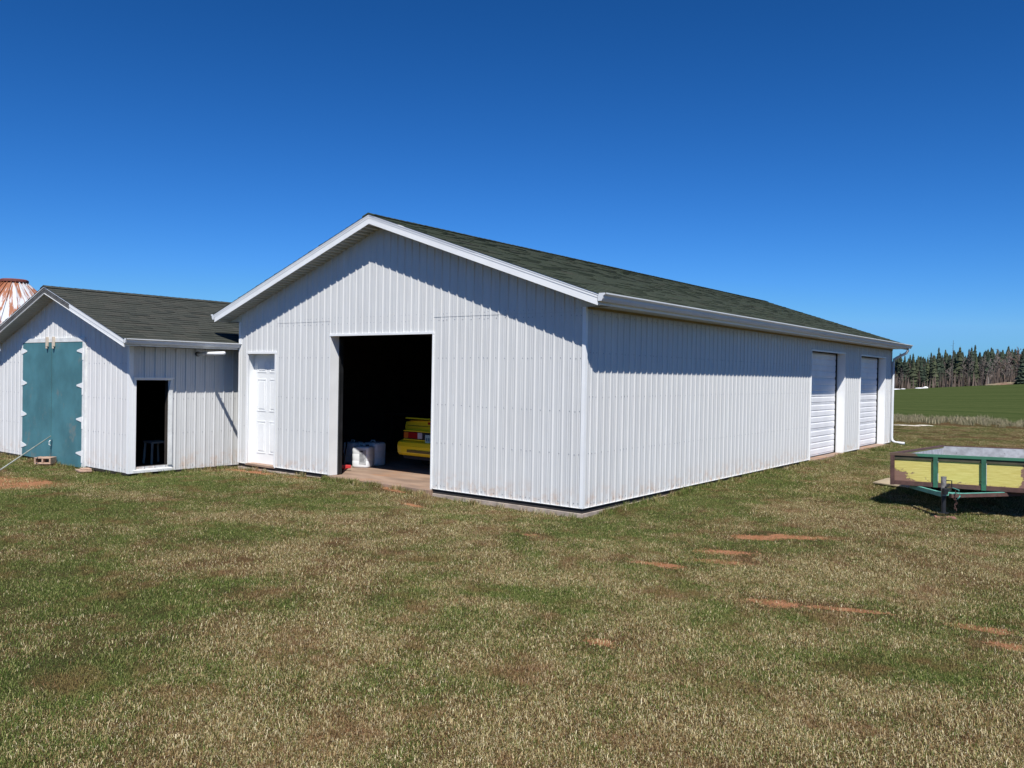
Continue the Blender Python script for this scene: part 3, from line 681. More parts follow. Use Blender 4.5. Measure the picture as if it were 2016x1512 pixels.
    for x in (-11.03, -10.75):
        m = MB(); m.box(x-.03, x+.03, Y0-.075, Y0-.0345, 2.17, 2.36); m.box(x-.02, x+.02, Y0-.077, Y0-.05, 2.13, 2.17); m.build('turn_latch', 'beige', b, bevel=.006)
    m = MB(); m.tube([(-10.845, Y0-.05, .25), (-10.845, Y0-.075, .27), (-10.845, Y0-.075, .33), (-10.845, Y0-.05, .35)], .008, 6); m.build('door_hasp', 'trim', b)
    # small doorway in the side wall
    m = MB(); m.box(XRt+.0005, XRt+.026, -2.088, -2.044, -.045, 1.5745); m.build('side_board', 'trim', b)
    m = MB(); m.prism([(-1.446, .0585), (-1.372, .0585), (-1.372, 1.5745), (-1.405, 1.5745), (-1.438, 1.45), (-1.446, 1.25)], XRt+.0005, XRt+.028, axis='x'); m.build('side_board', 'trim_old', b)
    m = MB(); m.box(XRt-.002, XRt+.055, -2.10, -1.36, 1.606, 1.620); m.box(XRt+.0005, XRt+.028, -2.09, -1.371, 1.576, 1.605); m.build('head_trim', 'trim', b)
    m = MB(); m.prism([(XRt-.10, .056), (XRt-.10, .030), (XRt+.030, -.02), (XRt+.030, -.045), (XRt+.038, -.045), (XRt+.038, .000), (XRt+.02, .008)], -2.09, -1.372); m.build('sill_board', 'trim_old', b)
    m = MB(); m.box(XRt-.10, XRt-.001, -1.4445, -1.42, .06, 1.57); m.box(XRt-.10, XRt-.001, -2.07, -2.0455, .06, 1.57); m.build('door_jamb', 'weathered', b)
    # pipe stub that sticks straight out of the side wall under the eave
    m = MB(); m.tube([(XRt+.02, -.887, 2.062), (XRt+.87, -.887, 2.075)], .032, 10); pp = m.build('pipe_stub', 'trim', b, smooth=True)
    m = MB(); m.tube([(XRt+.0, -.887, 2.062), (XRt+.035, -.887, 2.062)], .045, 10); m.tube([(XRt+.02, -.885, 2.060), (XRt+.10, -.885, 2.062)], .027, 10); m.build('pipe_collar', 'dark_metal', pp)
    return b
def gable_half(b, rg, z0, xr, zr, xl, zl, y0, y1, hf, yw0, yw1):
    for k, (xe, ze) in enumerate(((xl, zl), (xr, zr))):
        sg = -1 if k == 0 else 1
        s = MB(); d = MB()
        if k == 0:
            d.prism([(rg, z0), (xe, ze), (xe, ze-.02), (rg, z0-.02)], y0+.012, y1); shingle_slope(s, rg, z0, xe-.018, ze-.006, y0-.015, y1)
        else:
            d.prism([(rg, z0), (xe, ze), (xe, ze-.02), (rg, z0-.02)], y0+.012, y1); shingle_slope(s, rg, z0, xe+.018, ze-.006, y0-.015, y1)
        d.build('roof_deck', 'weathered', b); tag(s.build('shingles', 'roof_grey', b, fix=False), kind='stuff')
        e = MB(); e.prism([(rg, z0-.002), (xe+sg*.01, ze-.004), (xe+sg*.01, ze-.021), (rg, z0-.019)], y0-.006, y0+.010); e.build('drip_edge', 'trim', b)
        segs = [(0, 1, 'weathered')] if k == 0 else [(0, .345, 'weathered'), (.345, 1, 'trim')]
        for f0, f1, fm in segs:
            xa, za = rg+(xe-rg)*f0, z0+(ze-z0)*f0; xb, zb = rg+(xe-rg)*f1, z0+(ze-z0)*f1; o = -.004 if fm == 'trim' else .003
            f = MB(); f.prism([(xa, za-.019), (xb, zb-.019), (xb, zb-hf*.55), (xa, za-hf*.55)], y0+o, y0+.013)
            f.prism([(xa, za-hf*.55), (xb, zb-hf*.55), (xb, zb-hf), (xa, za-hf)], y0+o+.005, y0+.0135); f.build('fascia', fm, b)
        f = MB(); f.prism([(rg, z0-hf), (xe, ze-hf), (xe, ze-hf-.010), (rg, z0-hf-.010)], y0-.001, y0+.02); f.build('fascia_lip', 'trim', b)
        n = int(abs(xe-rg)/.1); m = MB()
        for i in range(n):
            for (u0, u1, dz) in ((0, .86, 0), (.86, 1, .008)):
                a, c = (i+u0)/n, (i+u1)/n; xa, xb = rg+(xe-rg)*a, rg+(xe-rg)*c; za, zb = z0+(ze-z0)*a-hf+.018+dz, z0+(ze-z0)*c-hf+.018+dz
                m.box(min(xa, xb), max(xa, xb), y0+.021, yw0-.001, min(za, zb), max(za, zb)+.004)
        m.build('soffit', 'soffit', b)
    c = MB(); y = y0-.015
    while y < y1-.3:
        for sg in (-1, 1):
            h0 = .022+random.uniform(0, .004); y2 = y+.30; q = .34*.14
            c.add([(rg, y, z0+h0), (rg+sg*.14, y, z0+h0-q), (rg+sg*.14, y2, z0+h0-q-.01), (rg, y2, z0+h0-.01), (rg, y, z0+.003), (rg+sg*.14, y, z0+.003-q)], ((0, 1, 2, 3), (0, 4, 5, 1)), random.uniform(.1, .8))
        y += .145
    tag(c.build('ridge_caps', 'roof_grey', b, fix=False), kind='stuff')
SHED = build_shed()
SHED.location = (-11.048, 2.306, -.099); SHED.scale = (1.027,)*3

# ---------------------------------------------------------------- silo behind the shed
def build_silo():
    cx, cy = -32.4, 5.36; rb, zc, rc = 2.75, 5.30, .50; ze = 3.15
    b = thing('grain_silo', (cx, cy, -.08), 'grain silo with rust streaked conical metal roof rising behind the shed', 'silo')
    m, t, bs = new_mat('rusted_roof_sheet'); pos = t.n('ShaderNodeTexCoord').outputs['Object']
    sp = t.n('ShaderNodeSeparateXYZ'); t.put(sp.inputs[0], pos)
    ang = t.math('ARCTAN2', sp.outputs[1], sp.outputs[0]); rad = t.math('SQRT', t.math('ADD', t.math('POWER', sp.outputs[0], 2), t.math('POWER', sp.outputs[1], 2)))
    cv = t.n('ShaderNodeCombineXYZ'); t.put(cv.inputs[0], t.math('MULTIPLY', ang, 5.0)); t.put(cv.inputs[1], t.math('MULTIPLY', rad, .55))
    n = t.noise(cv.outputs[0], 1.5, 6, .65); left = t.remap(t.math('ADD', sp.outputs[0], t.math('MULTIPLY', sp.outputs[1], .75)), .9, -1.3, -.12, .14)
    f = t.remap(t.math('ADD', n, left), .365, .44)
    rust = t.mix(t.noise(cv.outputs[0], 6, 4), (.22, .065, .025, 1), (.34, .14, .07, 1)); wht = t.mix(n, (.42, .44, .48, 1), (.60, .62, .63, 1))
    t.put(bs.inputs['Base Color'], t.mix(f, wht, rust)); bs.inputs['Roughness'].default_value = .55; M['silo_roof'] = m
    N = 22
    for i in range(N):
        a0, a1 = 2*math.pi*i/N, 2*math.pi*(i+1)/N; p = MB()
        P = lambda a, r, dz=0: (cx+r*math.cos(a), cy+r*math.sin(a), zc-(r-rc)*(zc-ze)/(rb-rc)+dz)
        e = .022/rb
        p.add([P(a0, rc-.05), P(a1, rc-.05), P(a1, rb), P(a0, rb)], ((0, 1, 2, 3),))
        for (u, v) in ((a0, 1),):
            p.add([P(u-e*3, rc), P(u-e*3, rc, .07), P(u+e*3, rc, .07), P(u+e*3, rc), P(u-e, rb), P(u-e, rb, .07), P(u+e, rb, .07), P(u+e, rb)], ((0, 1, 5, 4), (1, 2, 6, 5), (2, 3, 7, 6), (4, 5, 6, 7)))
        p.build('roof_panel', 'silo_roof', b, fix=False)
    c = MB(); c.lathe([(rc-.06, zc+.02), (rc-.02, zc+.02), (rc-.02, zc+.06), (rc+.05, zc+.06), (rc+.05, zc+.14), (rc-.02, zc+.18), (0, zc+.21)], (cx, cy, 0), 24)
    c.build('roof_cap', simple('red_rust_cap', (.16, .045, .035, 1), .7, var=.3, vscale=2), b)
    w = MB(); pr = [(rb-.12+.02*math.sin(k*math.pi/2), -.1+k*.05) for k in range(int((ze+.1)/.05)+1)]; w.lathe(pr, (cx, cy, 0), 48); w.build('silo_wall', simple('galvanised_wall', (.45, .47, .50, 1), .45, metal=.4, tint=((.30, .14, .07, 1), .62)), b)
build_silo()

# ---------------------------------------------------------------- things by the shed
def small_things():
    m = MB(); m.tube([(-11.23, -2.035, .40), (-10.49, -3.215, -.115)], .012, 8)
    tag(m.build('prop_pole', 'pole', org=(-10.49, -3.215, -.13), smooth=True), 'thin grey pole leaning from the grass against the teal double doors', 'pole')
    # hollow block
    b = MB(); c = Vector((-11.06, -2.20, -.10)); a = R(38)
    def bb(x0, x1, y0, y1, z0, z1):
        k = len(b.v); b.box(x0, x1, y0, y1, z0, z1)
        for i in range(k, len(b.v)):
            x, y, z = b.v[i]; b.v[i] = (c.x+x*math.cos(a)-y*math.sin(a), c.y+x*math.sin(a)+y*math.cos(a), c.z+z)
    bb(-.16, .16, -.11, .11, .085, .11); bb(-.16, .16, -.11, .11, -.02, .01); bb(-.16, -.13, -.11, .11, .0105, .0845); bb(.13, .16, -.11, .11, .0105, .0845); bb(-.015, .015, -.11, .11, .0105, .0845)
    tag(b.build('brick_block', 'block', org=tuple(c), bevel=.004), 'hollow reddish block lying at the foot of the teal double doors', 'brick')
    s = MB(); s.prism([(x-.97, y+.42) for x, y in ((-8.74, -2.66), (-8.45, -2.72), (-8.38, -2.52), (-8.62, -2.44))], -.14, -.11, axis='z'); s.prism([(x-.97, y+.42) for x, y in ((-8.70, -2.60), (-8.50, -2.65), (-8.44, -2.50), (-8.64, -2.46))], -.109, -.088, axis='z')
    tag(s.build('flat_stone', 'block', org=(-9.53, -2.16, -.14), bevel=.004), 'flat broken stone slab below the right edge of the teal doors', 'stone')
    # pale stool in the shed
    st = thing('stool', (-9.0, -1.08, -.03), 'pale wooden stool in the dark inside the small side doorway', 'stool')
    m = MB(); m.box(-9.16, -8.84, -1.24, -.92, .37, .41); m.build('seat', 'beige', st, bevel=.006)
    for sx in (-1, 1):
        for sy in (-1, 1): m = MB(); m.beam((-9+sx*.13, -1.08+sy*.13, .37), (-9+sx*.15, -1.08+sy*.15, -.03), .035, .035); m.build('leg', 'beige', st)
    st.location = (-9.405, -.858, -.079)
small_things()

# ---------------------------------------------------------------- inside the barn
def tank(name, x, y, rot, w, d, h, label, spout=True, lab=True, mat='white_plastic'):
    t_ = thing(name, (x, y, -.025), label, 'plastic drum'); t_.rotation_euler = (0, 0, rot)
    m = MB(); n = 28; k = len(m.v)
    prof = [(.90, 0), (.98, .03), (1, .08), (1, .30), (.985, .32), (.985, .34), (1, .36), (1, .62), (.985, .64), (.985, .66), (1, .68), (1, .90), (.95, .97), (.82, 1.0), (.0, 1.0)]
    for s_, z in prof:
        for j in range(n):
            a = 2*math.pi*j/n; ca, sa = math.cos(a), math.sin(a); e = .45
            m.v.append((s_*w/2*math.copysign(abs(ca)**e, ca), s_*d/2*math.copysign(abs(sa)**e, sa), z*h)); m.t.append(.5)
    for i in range(len(prof)-1):
        for j in range(n): m.f.append((k+i*n+j, k+i*n+(j+1) % n, k+(i+1)*n+(j+1) % n, k+(i+1)*n+j))
    m.build('body', mat, t_, smooth=True, org=(0, 0, 0))
    if spout:
        c = MB(); c.lathe([(.035, h-.002), (.035, h+.03), (.0, h+.03)], (w*.22, 0, 0), 12); c.build('cap', 'print_black', t_, org=(0, 0, 0))
        g = MB(); g.tube([(-w*.25, 0, h-.01), (-w*.2, 0, h+.035), (w*.02, 0, h+.035), (w*.06, 0, h-.01)], .012, 8); g.build('handle', mat, t_, smooth=True, org=(0, 0, 0))
    if lab:
        l = MB(); l.box(-w*.02, w*.36, -d/2-.004, -d/2+.006, h*.18, h*.84); lb = l.build('label', 'label_grey', t_, org=(0, 0, 0))
        p = MB(); p.box(w*.03, w*.2, -d/2-.006, -d/2-.0045, h*.74, h*.80)
        for q in range(7): p.box(w*.03, w*(.2+.12*random.random()), -d/2-.006, -d/2-.0045, h*(.64-q*.06), h*(.66-q*.06))
        p.build('label_print', 'print_black', lb, org=(0, 0, 0))
    return t_
tank('plastic_drum', -5.80, 1.31, R(22), .36, .32, .40, 'sunlit white plastic drum with printed label just inside the wide doorway')
tank('plastic_drum', -5.94, 1.72, R(10), .36, .36, .44, 'shaded white plastic drum behind the sunlit labelled one', lab=False)
tank('plastic_drum', -6.42, 1.62, R(0), .34, .34, .42, 'dim grey white drum deepest in the left corner of the wide doorway', lab=False)
tank('plastic_drum', -5.10, 2.9, 0, .56, .56, .86, 'tall dark blue drum in the dark between white drums and yellow car', lab=False, mat='blue_plastic')
def hand_jack():
    t_ = thing('floor_jack', (-5.80, .72, -.025), 'small red footed jack with dark handle leaning by the left jamb', 'jack')
    m = MB(); m.beam((-5.74, .60, .03), (-5.54, .66, .03), .07, .05); m.beam((-5.62, .56, .06), (-5.50, .74, .05), .04, .06); m.build('body', 'red_paint', t_, bevel=.006)
    m = MB(); m.tube([(-5.60, .66, .05), (-5.78, .86, .34), (-5.86, .96, .52)], .013, 8); m.build('handle', 'dark_metal', t_, smooth=True)
    for x, y in ((-5.70, .57), (-5.68, .69)): m = MB(); m.tube([(x, y, .005), (x+.03, y+.01, .005)], .028, 12); m.build('wheel', 'blackrub', t_)
hand_jack()
def workbench():
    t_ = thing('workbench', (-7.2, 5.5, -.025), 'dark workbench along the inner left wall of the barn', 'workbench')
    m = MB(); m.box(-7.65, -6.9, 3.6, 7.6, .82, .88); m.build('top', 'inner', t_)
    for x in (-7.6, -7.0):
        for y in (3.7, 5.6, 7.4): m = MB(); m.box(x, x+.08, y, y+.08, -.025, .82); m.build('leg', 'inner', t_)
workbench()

# yellow coupe seen from behind
def build_car():
    X0, Y0 = -4.27, 1.62; hw = .83
    c = thing('parked_car', (X0, Y0+2.1, -.025), 'low yellow hatchback coupe parked nose-in inside the dark barn', 'car')
    # stations: y, half width, bottom, bumper line, belt, shoulder half, top z, top half
    st = [(.00, .77, .30, .46, .60, .755, .905, .71), (.04, .80, .26, .46, .64, .765, .925, .715), (.22, .83, .24, .48, .72, .79, .925, .71), (.55, .84, .24, .50, .74, .79, .93, .66),
          (.95, .84, .24, .50, .76, .79, 1.08, .60), (1.35, .84, .22, .50, .77, .79, 1.22, .56), (1.9, .84, .20, .50, .78, .79, 1.27, .55), (2.5, .84, .20, .50, .78, .79, 1.24, .55),
          (2.95, .84, .20, .50, .77, .79, 1.04, .60), (3.25, .84, .22, .50, .76, .78, .87, .66), (3.8, .82, .22, .46, .70, .76, .76, .66), (4.15, .78, .24, .42, .60, .70, .64, .60), (4.25, .70, .30, .40, .52, .62, .56, .54)]
    m = MB(); rows = []
    for (y, w, zb, zm, zs, ws, zt, wt) in st:
        half = [(w*.86, zb), (w, zb+.06), (w*1.005, zm), (w*.985, (zm+zs)/2), (ws*1.0, zs), (ws*.95+.0, zs+(zt-zs)*.22), (wt+(ws-wt)*.35, zs+(zt-zs)*.65), (wt, zt-.015), (wt*.6, zt), (0, zt+.008)]
        ring = [(x, z) for x, z in half]+[(-x, z) for x, z in half[-2::-1]]
        rows.append([(X0+x, Y0+y, z-.025) for x, z in ring])
    n = len(rows[0]); k = 0
    for r_ in rows: m.v += r_; m.t += [.5]*n
    for i in range(len(rows)-1):
        for j in range(n): m.f.append((i*n+j, i*n+(j+1) % n, (i+1)*n+(j+1) % n, (i+1)*n+j))
    m.f.append(tuple(range(n))); m.f.append(tuple((len(rows)-1)*n+j for j in range(n)))
    body = m.build('body', 'yellow_car', c, smooth=True)
    # recessed dark panel across the tail with lamps
    p = MB(); p.box(X0-.72, X0+.72, Y0-.035, Y0+.10, .555, .695); tp = p.build('tail_panel', 'blackrub', c, bevel=.008)
    for sg in (-1, 1):
        a = MB(); q = sorted((X0+sg*.715, X0+sg*.60)); a.box(q[0], q[1], Y0-.050, Y0-.036, .572, .682); lamp = a.build('tail_lamp', 'amber_lens', c, bevel=.004)
        a = MB(); q = sorted((X0+sg*.595, X0+sg*.36)); a.box(q[0], q[1], Y0-.051, Y0-.036, .572, .682); a.build('red_lens', 'red_lens', lamp)
        a = MB(); q = sorted((X0+sg*.355, X0+sg*.245)); a.box(q[0], q[1], Y0-.0505, Y0-.036, .572, .682); a.build('reverse_lens', 'clear_lens', lamp)
    f = MB(); f.box(X0-.73, X0+.73, Y0-.046, Y0+.05, .697, .712); f.box(X0-.73, X0+.73, Y0-.050, Y0+.05, .535, .553); f.build('tail_trim', 'yellow_car', c)
    a = MB(); a.box(X0-.155, X0+.155, Y0-.062, Y0-.052, .50, .655); pl = a.build('licence_plate', 'plate', c, bevel=.003)
    a = MB()
    for i in range(6): a.box(X0-.13+i*.045, X0-.10+i*.045, Y0-.064, Y0-.0625, .54, .60)
    a.build('plate_characters', 'plate_print', pl)
    # bumper cover with dark slot
    bm = MB(); prof = [(-.02, .53), (-.10, .50), (-.125, .42), (-.115, .30), (-.07, .25), (.10, .24), (.10, .53)]
    xs = [(-.86, .10), (-.83, .02), (-.72, 0), (.72, 0), (.83, .02), (.86, .10)]; q = len(prof)
    for (x, dy) in xs:
        for (y, z) in prof: bm.v.append((X0+x, Y0+y+dy, z)); bm.t.append(.5)
    for i in range(len(xs)-1):
        for j in range(q): bm.f.append((i*q+j, i*q+(j+1) % q, (i+1)*q+(j+1) % q, (i+1)*q+j))
    bm.f.append(tuple(range(q))); bm.f.append(tuple((len(xs)-1)*q+j for j in range(q)))
    bp = bm.build('rear_bumper', 'yellow_car', c, bevel=.012)
    a = MB(); a.box(X0-.55, X0+.55, Y0-.132, Y0-.10, .315, .365); a.build('bumper_strip', simple('olive_strip', (.16, .11, .02, 1), .6), bp)
    a = MB(); a.box(X0-.70, X0+.70, Y0-.06, Y0+.2, .19, .245); a.build('under_valance', 'blackrub', bp)
    # decklid seam line and badge block, spoiler, rear window
    a = MB(); a.box(X0-.66, X0+.66, Y0-.012, Y0+.004, .80, .806); a.build('lid_seam', 'blackrub', body)
    a = MB(); a.box(X0-.13, X0+.13, Y0-.02, Y0+.01, .84, .885); a.build('high_brake_lamp', 'red_lens', body)
    sp = MB(); sp.prism([(-.045, .930), (.16, .925), (.17, .945), (-.03, .955)], X0-.69, X0+.69, axis='x')
    for i in range(8): v = sp.v[i]; sp.v[i] = (v[0], v[1]+Y0, v[2])
    sp.build('spoiler', 'yellow_car', c, bevel=.006)
    g = MB(); g.add([(X0-.62, Y0+.58, .925), (X0+.62, Y0+.58, .925), (X0+.52, Y0+1.33, 1.215), (X0-.52, Y0+1.33, 1.215)], ((0, 1, 2, 3),)); g.v = [(v[0], v[1], v[2]+.012) for v in g.v]; g.build('rear_window', 'glass_dark', c)
    for sx in (-1, 1):
        for y in (.78, 3.35):
            w = MB(); xc = X0+sx*.76
            w.tube([(xc-.10, Y0+y, .275), (xc-.085, Y0+y, .275), (xc+.085, Y0+y, .275), (xc+.10, Y0+y, .275)], [.27, .30, .30, .27], 28); wh = w.build('wheel', 'blackrub', c)
            w = MB(); w.tube([(xc-.105, Y0+y, .275), (xc+.105, Y0+y, .275)], .18, 20); w.build('rim', 'rim', wh)
build_car()

# ---------------------------------------------------------------- utility trailer
def build_trailer():
    t_ = thing('utility_trailer', (2.965, 3.88, .2514), 'old utility trailer with green rails and peeling yellow plywood sides', 'trailer')
    t_.rotation_euler = (-.0305, -.022, R(.5))
    Wd, Ln, H = 1.84, 4.05, .465; L0 = (0, 0, 0); B = lambda m, n, mt, p=t_, **k: m.build(n, mt, p, org=L0, **k)
    # front: posts, rails, three panels
    m = MB(); m.box(-.01, Wd+.01, -.020, .04, H-.042, H); B(m, 'top_rail', 'tr_rail', bevel=.003)
    m = MB(); m.box(.02, Wd-.02, -.004, .006, H-.095, H-.0425); B(m, 'rail_shade_strip', simple('olive_rail_shade', (.06, .055, .03, 1), .8, var=.3, vscale=8))  # dark olive strip: top rail's shade on the yellow boards, put in as colour
    m = MB(); m.box(0.06, Wd, -.018, .05, -.01, .055); B(m, 'bottom_rail', 'tr_rust', bevel=.003)
    for i in range(4):
        x = i*(Wd/3); x0 = min(max(x-.033, 0), Wd-.055); w = .060
        m = MB(); z0 = -.012; m.box(x0, x0+w, -.032, -.0185, z0, H-.043); m.box(x0, x0+.008, -.018, .0, z0+.07, H-.032); B(m, 'post', 'tr_green' if 0 < i else 'tr_rust', bevel=.002)
    for i in range(3):
        m = MB(); m.box(i*Wd/3+.028, (i+1)*Wd/3-.03, .010, .024, .056, H-.03); B(m, 'side_panel', 'tr_yellow')
    # long sides
    for k, x in enumerate((0.0, Wd)):
        sg = 1 if k == 0 else -1
        m = MB(); a, b_ = sorted((x-sg*.012, x+sg*.04)); m.box(a, b_, .041, Ln, H-.032, H-.001); B(m, 'top_rail', 'tr_rust' if k == 0 else 'tr_green', bevel=.003)
        m = MB(); a, b_ = sorted((x-sg*.016, x+sg*.05)); m.box(a, b_, .051, Ln, -.012, .055); B(m, 'bottom_rail', 'tr_rust', bevel=.003)
        for i in range(6):
            y = .66*(i+1)-.03; m = MB(); a, b_ = sorted((x-sg*.030, x-sg*.0165)); m.box(a, b_, y, y+.06, -.012, H-.033); B(m, 'post', 'tr_green')
        m = MB(); a, b_ = sorted((x+sg*.010, x+sg*.024)); m.box(a, b_, .025, Ln-.03, .056, H-.033); B(m, 'side_panel', 'tr_yellow')
        m = MB(); a, b_ = sorted((x+sg*.0245, x+sg*.034)); m.box(a, b_, .026, Ln-.03, .058, H-.055); B(m, 'inner_lining', 'tr_white')
    m = MB(); m.box(.012, Wd-.012, Ln-.029, Ln-.012, .02, H-.02); B(m, 'tailgate', 'tr_white')
    m = MB(); m.box(0, Wd, Ln-.0115, Ln+.03, H-.04, H-.004); B(m, 'tail_rail', 'tr_rust')
    for i in range(7):
        m = MB(); y0 = .03+i*.574; m.box(.036, Wd-.036, y0, y0+.568, .030, .052); B(m, 'floor_board', 'tr_white')
    for i in range(6): m = MB(); y = .3+i*.65; m.box(.051, Wd-.051, y, y+.05, -.03, .029); B(m, 'cross_member', 'tr_rust')
    # tongue: two arms to the coupler
    ap = Vector((.88, -.74, -.035))
    for x, sg in ((.40, -1), (1.46, 1)):
        a0, a1 = Vector((x, -.02, -.045)), ap+Vector((sg*.035, .02, -.02))
        m = MB(); m.beam(a0+(a0-a1)*.35, a1, .05, .05); B(m, 'tongue_arm', 'tr_teal' if sg < 0 else 'tr_rust')
        m = MB(); m.beam(a0+Vector((0, 0, .0285)), a1+Vector((0, 0, .0285)), .05, .006); B(m, 'arm_flange', 'tr_teal')
    m = MB(); m.prism([(ap.x-.40, .05), (ap.x+.45, .05), (ap.x+.10, -.50), (ap.x-.06, -.50)], -.075, -.067, axis='z'); B(m, 'tongue_plate', 'tr_teal')
    m = MB(); m.beam((ap.x, ap.y+.10, .03), (ap.x, ap.y-.12, .03), .075, .05); m.tube([(ap.x, ap.y-.14, -.03), (ap.x, ap.y-.14, .05)], [.035, .042], 12); m.beam((ap.x, ap.y-.10, .065), (ap.x+.02, ap.y+.06, .10), .02, .02); B(m, 'coupler', 'dark_metal', bevel=.004)
    jx, jy = ap.x-.045, ap.y+.02
    m = MB(); m.tube([(jx, jy, .17), (jx, jy, -.06)], .034, 14); m.tube([(jx, jy, .172), (jx, jy, .20)], .036, 14); jk = B(m, 'jack_tube', simple('worn_jack_steel', (.28, .26, .24, 1), .45, metal=.5, var=.4, vscale=18))
    m = MB(); m.tube([(jx, jy, -.06), (jx, jy, -.29)], .030, 12); m.box(jx-.06, jx+.06, jy-.06, jy+.06, -.298, -.288); B(m, 'jack_leg', 'dark_metal', jk)
    m = MB(); m.tube([(jx+.03, jy, .15), (jx+.10, jy-.01, .15), (jx+.10, jy-.01, .06)], .008, 6); B(m, 'jack_crank', 'dark_metal', jk)
    # safety chain: links hanging from the coupler
    for i in range(9):
        m = MB(); c = Vector((ap.x+.10+.012*math.sin(i*1.7), ap.y+.02, .0-i*.030)); r = .014
        pts = []
        for q in range(9):
            a = 2*math.pi*q/8; u = Vector((math.cos(a)*r*.7, 0, math.sin(a)*r*1.3)) if i % 2 else Vector((0, math.cos(a)*r*.7, math.sin(a)*r*1.3)); pts.append(c+u)
        m.tube(pts, .0042, 5, cap=False); B(m, 'chain_link', 'tr_rust')
    m = MB(); m.tube([(ap.x+.06, ap.y+.05, .05), (ap.x+.14, ap.y+.0, .03), (ap.x+.16, ap.y, -.05), (ap.x+.12, ap.y, -.10)], .009, 6); B(m, 'light_cable', 'tr_teal', smooth=True)
    m = MB(); m.tube([(.20, 2.4, .0), (Wd-.20, 2.4, .0)], .03, 10); B(m, 'axle', 'dark_metal')
    for x in (.12, Wd-.28):
        m = MB(); m.tube([(x, 2.4, -.02), (x+.02, 2.4, -.02), (x+.14, 2.4, -.02), (x+.16, 2.4, -.02)], [.20, .235, .235, .20], 24); wh = B(m, 'wheel', 'blackrub')
        m = MB(); m.tube([(x-.004, 2.4, -.02), (x+.164, 2.4, -.02)], .13, 16); B(m, 'rim', 'rim', wh)
    return t_
TR = build_trailer()
def trailer_ground_things():
    m = MB(); m.prism([(-.13, -.07), (.13, -.07), (.13, .07), (-.13, .07)], -.085, -.050, axis='z'); a = R(20)
    m.v = [(3.83+v[0]*math.cos(a)-v[1]*math.sin(a), 3.16+v[0]*math.sin(a)+v[1]*math.cos(a), v[2]) for v in m.v]
    tag(m.build('wood_block', simple('red_brown_board', (.30, .14, .11, 1), .8, var=.25, vscale=12, tint=((.50, .42, .33, 1), .6)), org=(3.83, 3.16, -.085), bevel=.004), 'short reddish board under the trailer jack foot', 'board')
    m = MB(); m.prism([(2.10, 6.35), (2.14, 7.25), (2.95, 7.15), (2.80, 6.05)], -.055, -.037, axis='z')
    tag(m.build('plywood_sheet', 'plywood', org=(2.4, 6.7, -.06)), 'weathered plywood sheet lying on the grass left of the trailer', 'plywood')
trailer_ground_things()

# ---------------------------------------------------------------- far wood
def spruce_mesh(H, seed, wid=.17, ragged=.4, dens=1.0):
    r = random.Random(seed); m = MB(); nl = int(26*dens)
    for i in range(nl):
        f = .06+.94*(i+r.random())/nl; z = H*f; rad = H*wid*(1-f)**.85*(1-.25*r.random())+.12
        for k in range(7 if f < .8 else 4):
            a = r.random()*6.28; L = rad*(1-ragged*r.random()); c, s_ = math.cos(a), math.sin(a); w = .30+L*.34; dz = -L*(.25+.2*r.random()); px, py = -s_*w/2, c*w/2; th = .22+.2*r.random()
            m.add([(0, 0, z+.15), (c*L*.6+px, s_*L*.6+py, z+dz*.6), (c*L, s_*L, z+dz), (c*L*.6-px, s_*L*.6-py, z+dz*.6), (c*L*.5, s_*L*.5, z+dz*.5-th)], ((0, 1, 2), (0, 2, 3), (1, 4, 2), (3, 2, 4), (0, 4, 1), (0, 3, 4)))
    cn = 9     # dense inner foliage
    for i in range(cn):
        f0, f1 = .05+.9*i/cn, .05+.9*(i+1.35)/cn; r0 = H*wid*.72*(1-f0)+.05; r1 = r0*.35; o = r.random()*6; kk = 7
        vs = [(r0*math.cos(o+6.283*j/kk)*r.uniform(.7, 1.2), r0*math.sin(o+6.283*j/kk)*r.uniform(.7, 1.2), H*f0-r.uniform(0, .3)) for j in range(kk)]+[(r1*math.cos(o+6.283*j/kk), r1*math.sin(o+6.283*j/kk), H*min(f1, .98)) for j in range(kk)]
        m.add(vs, [(j, (j+1) % kk, kk+(j+1) % kk, kk+j) for j in range(kk)]+[tuple(range(kk))])
    m.add([(.10, 0, H*.93), (-.06, .08, H*.93), (-.06, -.08, H*.93), (0, 0, H*1.03)], ((0, 1, 3), (1, 2, 3), (2, 0, 3)))
    return m
def bare_mesh(H, seed, spread=.22):
    r = random.Random(seed); tr = MB(); tw = MB()
    tr.tube([(0, 0, -.4), (r.uniform(-.1, .1), 0, H*.5), (r.uniform(-.3, .3), r.uniform(-.3, .3), H*.93)], [.13, .09, .03], 5)
    def br(p, d, L, w, lv):
        q = p+d*L; a = d.orthogonal().normalized()*w; b = d.cross(a).normalized()*w
        tw.add([p+a, p-a*.5+b, p-a*.5-b, q], ((0, 1, 3), (1, 2, 3), (2, 0, 3)))
        if lv:
            for k in range(5 if lv > 1 else 4):
                e = (d+Vector((r.uniform(-.8, .8), r.uniform(-.8, .8), r.uniform(-.1, .7)))).normalized(); br(p+d*L*r.uniform(.35, .95), e, L*r.uniform(.4, .65), w*.62, lv-1)
    for i in range(20):
        f = .12+.84*i/20; a = r.random()*6.28; br(Vector((0, 0, H*f)), Vector((math.cos(a), math.sin(a), r.uniform(.6, 1.4))).normalized(), H*spread*(1.15-f)*r.uniform(.7, 1.1), .07, 2)
    return tr, tw
def pol(b, d):     # bearing (deg from +y, negative to the left) and distance from the camera
    a = R(b); x, y = 6+d*math.sin(a), -9.3+d*math.cos(a); return x, y, float(ground_z(x, y))
